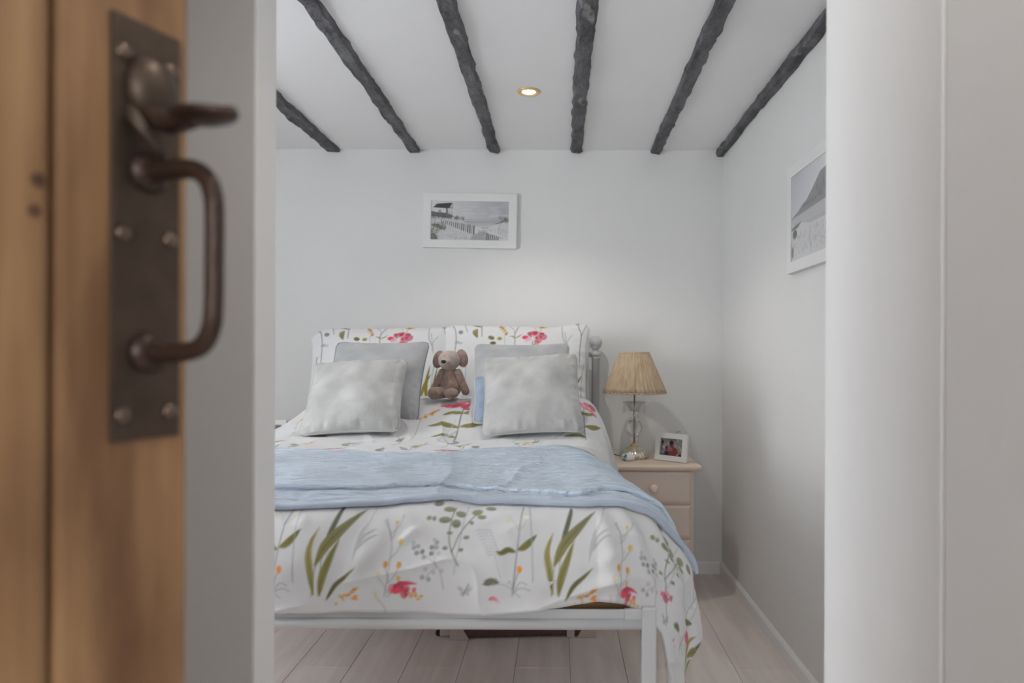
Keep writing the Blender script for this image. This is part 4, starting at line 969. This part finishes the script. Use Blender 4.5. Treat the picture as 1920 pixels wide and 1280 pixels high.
# sand, sea, path and dune on the right
c1.poly([(.02, .07), (.09, .06), (.115, .055), (.10, .045), (.06, .05), (.03, .03)], (190, 190, 190)); c1.curve([(.06, .062), (.10, .06), (.112, .055), (.104, .05), (.06, .048)], .003, (138, 138, 138))
c1.poly([(.1, .07), (.14, .085), (.2, .115), (.2, 0), (.06, 0)], (186, 186, 186)); c1.poly([(.12, .083), (.155, .094), (.18, .11), (.2, .117), (.2, .10), (.165, .09), (.14, .082)], (120, 120, 120), .9); dunes(c1, rnd, .15, .196, .085, .112, 60); dunes(c1, rnd, .14, .196, .03, .08, 50, (140, 140, 140))
c1.poly([(.0, .0), (.02, .03), (.06, .045), (.09, .04), (.1, .0)], (150, 150, 150), .9)
for k in range(17):
    t = k / 16; x = -.145 + .165 * t; y = .088 - .058 * t; h = .012 + .03 * t; c1.line([(x, y), (x + .002, y + h)], .003 + .0035 * t * (k % 3 != 0), (78, 78, 78), .95)
for k in range(7): x = .085 + k * .0095; c1.line([(x, .0), (x + .004, .034 - .0028 * k)], .0058, (84, 84, 84), .95)
for k in range(90): c1.oval(rnd.uniform(-.19, .19), rnd.uniform(.005, .06), rnd.uniform(.003, .012), rnd.uniform(.001, .003), rnd.choice([(150, 150, 150), (196, 196, 196), (130, 130, 130)]), .5, soft=2)
p1 = framed('wall_picture', .477, .278, pw, ph, .0408, c1, 'white-framed monochrome beach hut picture above the bed', 300, 150)
p1.matrix_world = Matrix.Translation((-.456, BY - .001, 1.650)) @ Matrix.Rotation(math.radians(.75), 4, 'Y')
# headland picture on the side wall
pw2, ph2 = .40, .295
c2 = Canvas(-pw2 / 2, 0, pw2, ph2, .0016, (186, 186, 187)); rnd = random.Random(9)
c2.poly([(-.2, .15), (.2, .19), (.2, .3), (-.2, .3)], (192, 192, 193), 1, (168, 170, 176), ((0, .15), (-.15, .3)))
c2.poly([(-.2, .150), (-.13, .165), (-.1, .178), (-.06, .185), (.0, .215), (.06, .25), (.1, .255), (.2, .25), (.2, .16), (-.2, .14)], (134, 134, 134)); dunes(c2, rnd, .03, .19, .17, .215, 90, (92, 92, 92)); dunes(c2, rnd, -.09, .03, .165, .172, 30, (92, 92, 92))
c2.poly([(-.2, .145), (.2, .16), (.2, .10), (-.2, .11)], (164, 164, 164)); 
for k in range(12): c2.line([(-.2, .115 + k * .003), (.2, .12 + k * .0035)], .0012, (182, 182, 182), .6)
c2.poly([(-.2, .112), (-.14, .118), (-.1, .12), (0, .10), (.2, .09), (.2, 0), (-.2, 0)], (184, 184, 184)); 
c2.oval(-.168, .09, .022, .016, (96, 96, 96), .9, soft=3); c2.oval(-.19, .03, .012, .02, (110, 110, 110), .8, soft=3); c2.poly([(-.2, .113), (-.16, .12), (-.1, .125), (-.14, .108), (-.2, .105)], (108, 108, 108), .9); dunes(c2, rnd, -.2, .2, .01, .09, 220, (120, 120, 120))
p2 = framed('wall_picture', .48, .375, pw2, ph2, .0395, c2, 'white-framed headland picture on the side wall, partly hidden by the door lining', 200, 150)
p2.matrix_world = Matrix.Translation((RX - .001, 2.215, 1.400)) @ Matrix.Rotation(math.radians(-90), 4, 'Z')

# ------------------------------------------------------------------ small things on the cabinets
pw3, ph3 = .118, .084
c3 = Canvas(-pw3 / 2, 0, pw3, ph3, .0007, (120, 112, 112)); rnd = random.Random(3)
for k in range(60): c3.oval(rnd.uniform(-.06, .06), rnd.uniform(.03, .085), rnd.uniform(.003, .01), rnd.uniform(.002, .006), rnd.choice([(150, 146, 144), (96, 88, 86), (130, 110, 108), (112, 122, 126), (170, 168, 166)]), .8, soft=3)
c3.poly([(-.06, 0), (.06, 0), (.06, .016), (-.06, .012)], (62, 44, 44))
c3.oval(.035, .062, .02, .010, (112, 126, 132), .8, soft=3); c3.line([(-.05, .03), (-.052, .08)], .006, (70, 84, 84), .8); c3.oval(-.05, .066, .007, .009, (52, 48, 50))
c3.poly([(-.012, .0), (-.02, .03), (-.008, .048), (.012, .05), (.03, .038), (.04, .012), (.04, 0)], (108, 56, 54), 1, soft=3); c3.oval(.0, .058, .010, .012, (88, 56, 50)); c3.oval(-.001, .066, .0115, .010, (40, 32, 34)); c3.oval(-.005, .036, .012, .010, (150, 96, 90), .7, soft=3)
c3.oval(-.026, .036, .0085, .010, (112, 70, 60)); c3.poly([(-.036, .0), (-.036, .022), (-.026, .028), (-.014, .018), (-.012, 0)], (46, 36, 60)); c3.oval(-.026, .042, .0085, .006, (70, 44, 40)); c3.oval(.034, .012, .006, .0025, (190, 170, 160))
def desk_frame(w, h, pw, ph, canvas, label, ring):
    r = empty('photo_frame', (0, 0, 0), 0, label, 'photo frame')
    new_obj('frame', multibox_me('frame', frame_bars(w, h, (w - pw) / 2, -.016, 0, .0012)), M_frame, r)
    new_obj('back_board', multibox_me('back_board', [((-w / 2 + .004, -.006, .004), (w / 2 - .004, -.001, h - .004), 0)]), M_frame, r)
    p = new_obj('print', flat_grid('print', pw + .004, ph + .004, canvas, 160, 110), M_print, r); p.location = (0, -.008, (h - ph) / 2 - .002)
    if ring: new_obj('hanging_ring', tube_me('hanging_ring', [(.032 + .026 * math.cos(t), .008, h - .012 + .026 * math.sin(t)) for t in np.linspace(0, 2 * math.pi, 25)[:-1]], .0016, 8, closed=True), M_chrome, r)
    new_obj('easel_leg', multibox_me('easel_leg', [((-.018, .0, .0), (.018, .003, h * .7), 0)]), M_black, r).rotation_euler = (math.radians(-16), 0, 0)
    return r
f1 = desk_frame(.172, .128, .122, .086, c3, 'white photo frame with a family photograph beside the table lamp', True)
f1.matrix_world = Matrix.Translation((.521, 3.172, .6205)) @ Matrix.Rotation(math.radians(-43), 4, 'Z') @ Matrix.Rotation(math.radians(-7), 4, 'X')
c4 = Canvas(-.06, 0, .12, .1, .002, (120, 120, 120)); c4.poly([(-.06, 0), (.02, 0), (.0, .1), (-.06, .1)], (70, 70, 70)); c4.oval(.02, .05, .02, .03, (150, 150, 150))
f2 = desk_frame(.125, .170, .078, .115, c4, 'white photo frame on the far cabinet, half hidden by the duvet', False)
f2.matrix_world = Matrix.Translation((-1.378, 3.30, .6205)) @ Matrix.Rotation(math.radians(6), 4, 'Z') @ Matrix.Rotation(math.radians(-12), 4, 'X')
# painted pebble
pe = Canvas(-.04, -.03, .08, .08, .001, (206, 200, 202)); rnd = random.Random(6)
for k in range(16): pe.oval(-.018 + rnd.uniform(-.016, .012), .012 + rnd.uniform(-.012, .018), rnd.uniform(.003, .008), rnd.uniform(.003, .007), rnd.choice([(70, 104, 136), (52, 84, 112), (128, 160, 186), (170, 190, 204)]), .9, soft=2)
th, ph_ = np.meshgrid(np.linspace(0, 2 * math.pi, 49), np.linspace(-math.pi / 2, math.pi / 2, 26))
Xp = .033 * np.cos(ph_) * np.cos(th) * (1 + .05 * np.cos(th)); Yp = .022 * np.cos(ph_) * np.sin(th); Zp = .0175 + .0185 * np.sin(ph_); Zp = np.maximum(Zp, .001)
peb = new_obj('painted_pebble', grid_mesh('painted_pebble', np.stack([Xp, Yp, Zp], -1), pe.sample(Xp, Zp)), print_mat('glazed_print', .3), label='small white and blue painted pebble beside the lamp base', cat='ornament')
peb.location = (.322, 3.18, .62); peb.rotation_euler = (0, 0, math.radians(-4))

# ------------------------------------------------------------------ under the bed
sc_ = empty('suitcase', (-.14, 2.85, 0), math.radians(3.5), 'dark brown leather suitcase with pale corners lying under the bed', 'suitcase')
new_obj('body', multibox_me('body', [((-.285, -.165, .004), (.275, .165, .17), .012)]), M_case, sc_)
for sx in (-1, 1):
    x = -.290 if sx < 0 else .280
    V = [(x, -.170, .002), (x - sx * .075, -.170, .002), (x - sx * .045, -.170, .05), (x - sx * .02, -.170, .075), (x, -.170, .085),
         (x, -.09, .002), (x - sx * .075, -.166, .002)]
    n_ = 5
    Vf = [(a, b, c) for a, b, c in V[:5]] + [(a, b + .006, c) for a, b, c in V[:5]] + [(x, -.08, .002), (x, -.08, .06)]
    F = [(0, 1, 2, 3, 4), (9, 8, 7, 6, 5), (0, 5, 6, 1), (1, 6, 7, 2), (2, 7, 8, 3), (3, 8, 9, 4), (0, 4, 11, 10)]
    new_obj('corner_cap', mesh_from('corner_cap', Vf, F), M_tan, sc_)
    rv = new_obj('rivet', lathe_me('rivet', [(.004, 0), (.0035, .002), (.0003, .003)], 12), M_chrome, sc_); rv.matrix_local = Matrix.Translation((x - sx * .03, -.170, .036)) @ Matrix.Rotation(math.radians(90), 4, 'X')
new_obj('strap', multibox_me('strap', [((.165, -.169, .002), (.195, .169, .173), .0015)]), M_tan, sc_)
tb = empty('rolled_tube', (-.445, 2.70, 0), 0, 'pale tube beside the suitcase under the bed, its dark cap coloured as a shaded opening', 'tube')
new_obj('sleeve', tube_me('sleeve', spline([(-.018, 0, .0185), (.0, .001, .0185), (.02, .004, .0185), (.03, .01, .0185)], 12), [.0155, .017, .0175, .018, .018, .018, .018, .018, .018, .018, .018, .018], 18), M_tan, tb)
new_obj('dark_end', tube_me('dark_end', spline([(-.036, -.001, .0165), (-.032, -.001, .0165), (-.026, 0, .017), (-.017, 0, .0185)], 10), [.002, .006, .009, .011, .0125, .0135, .014, .0145, .015, .015], 18), M_dark, tb)  # solid cap; the shade inside the tube is only its black colour
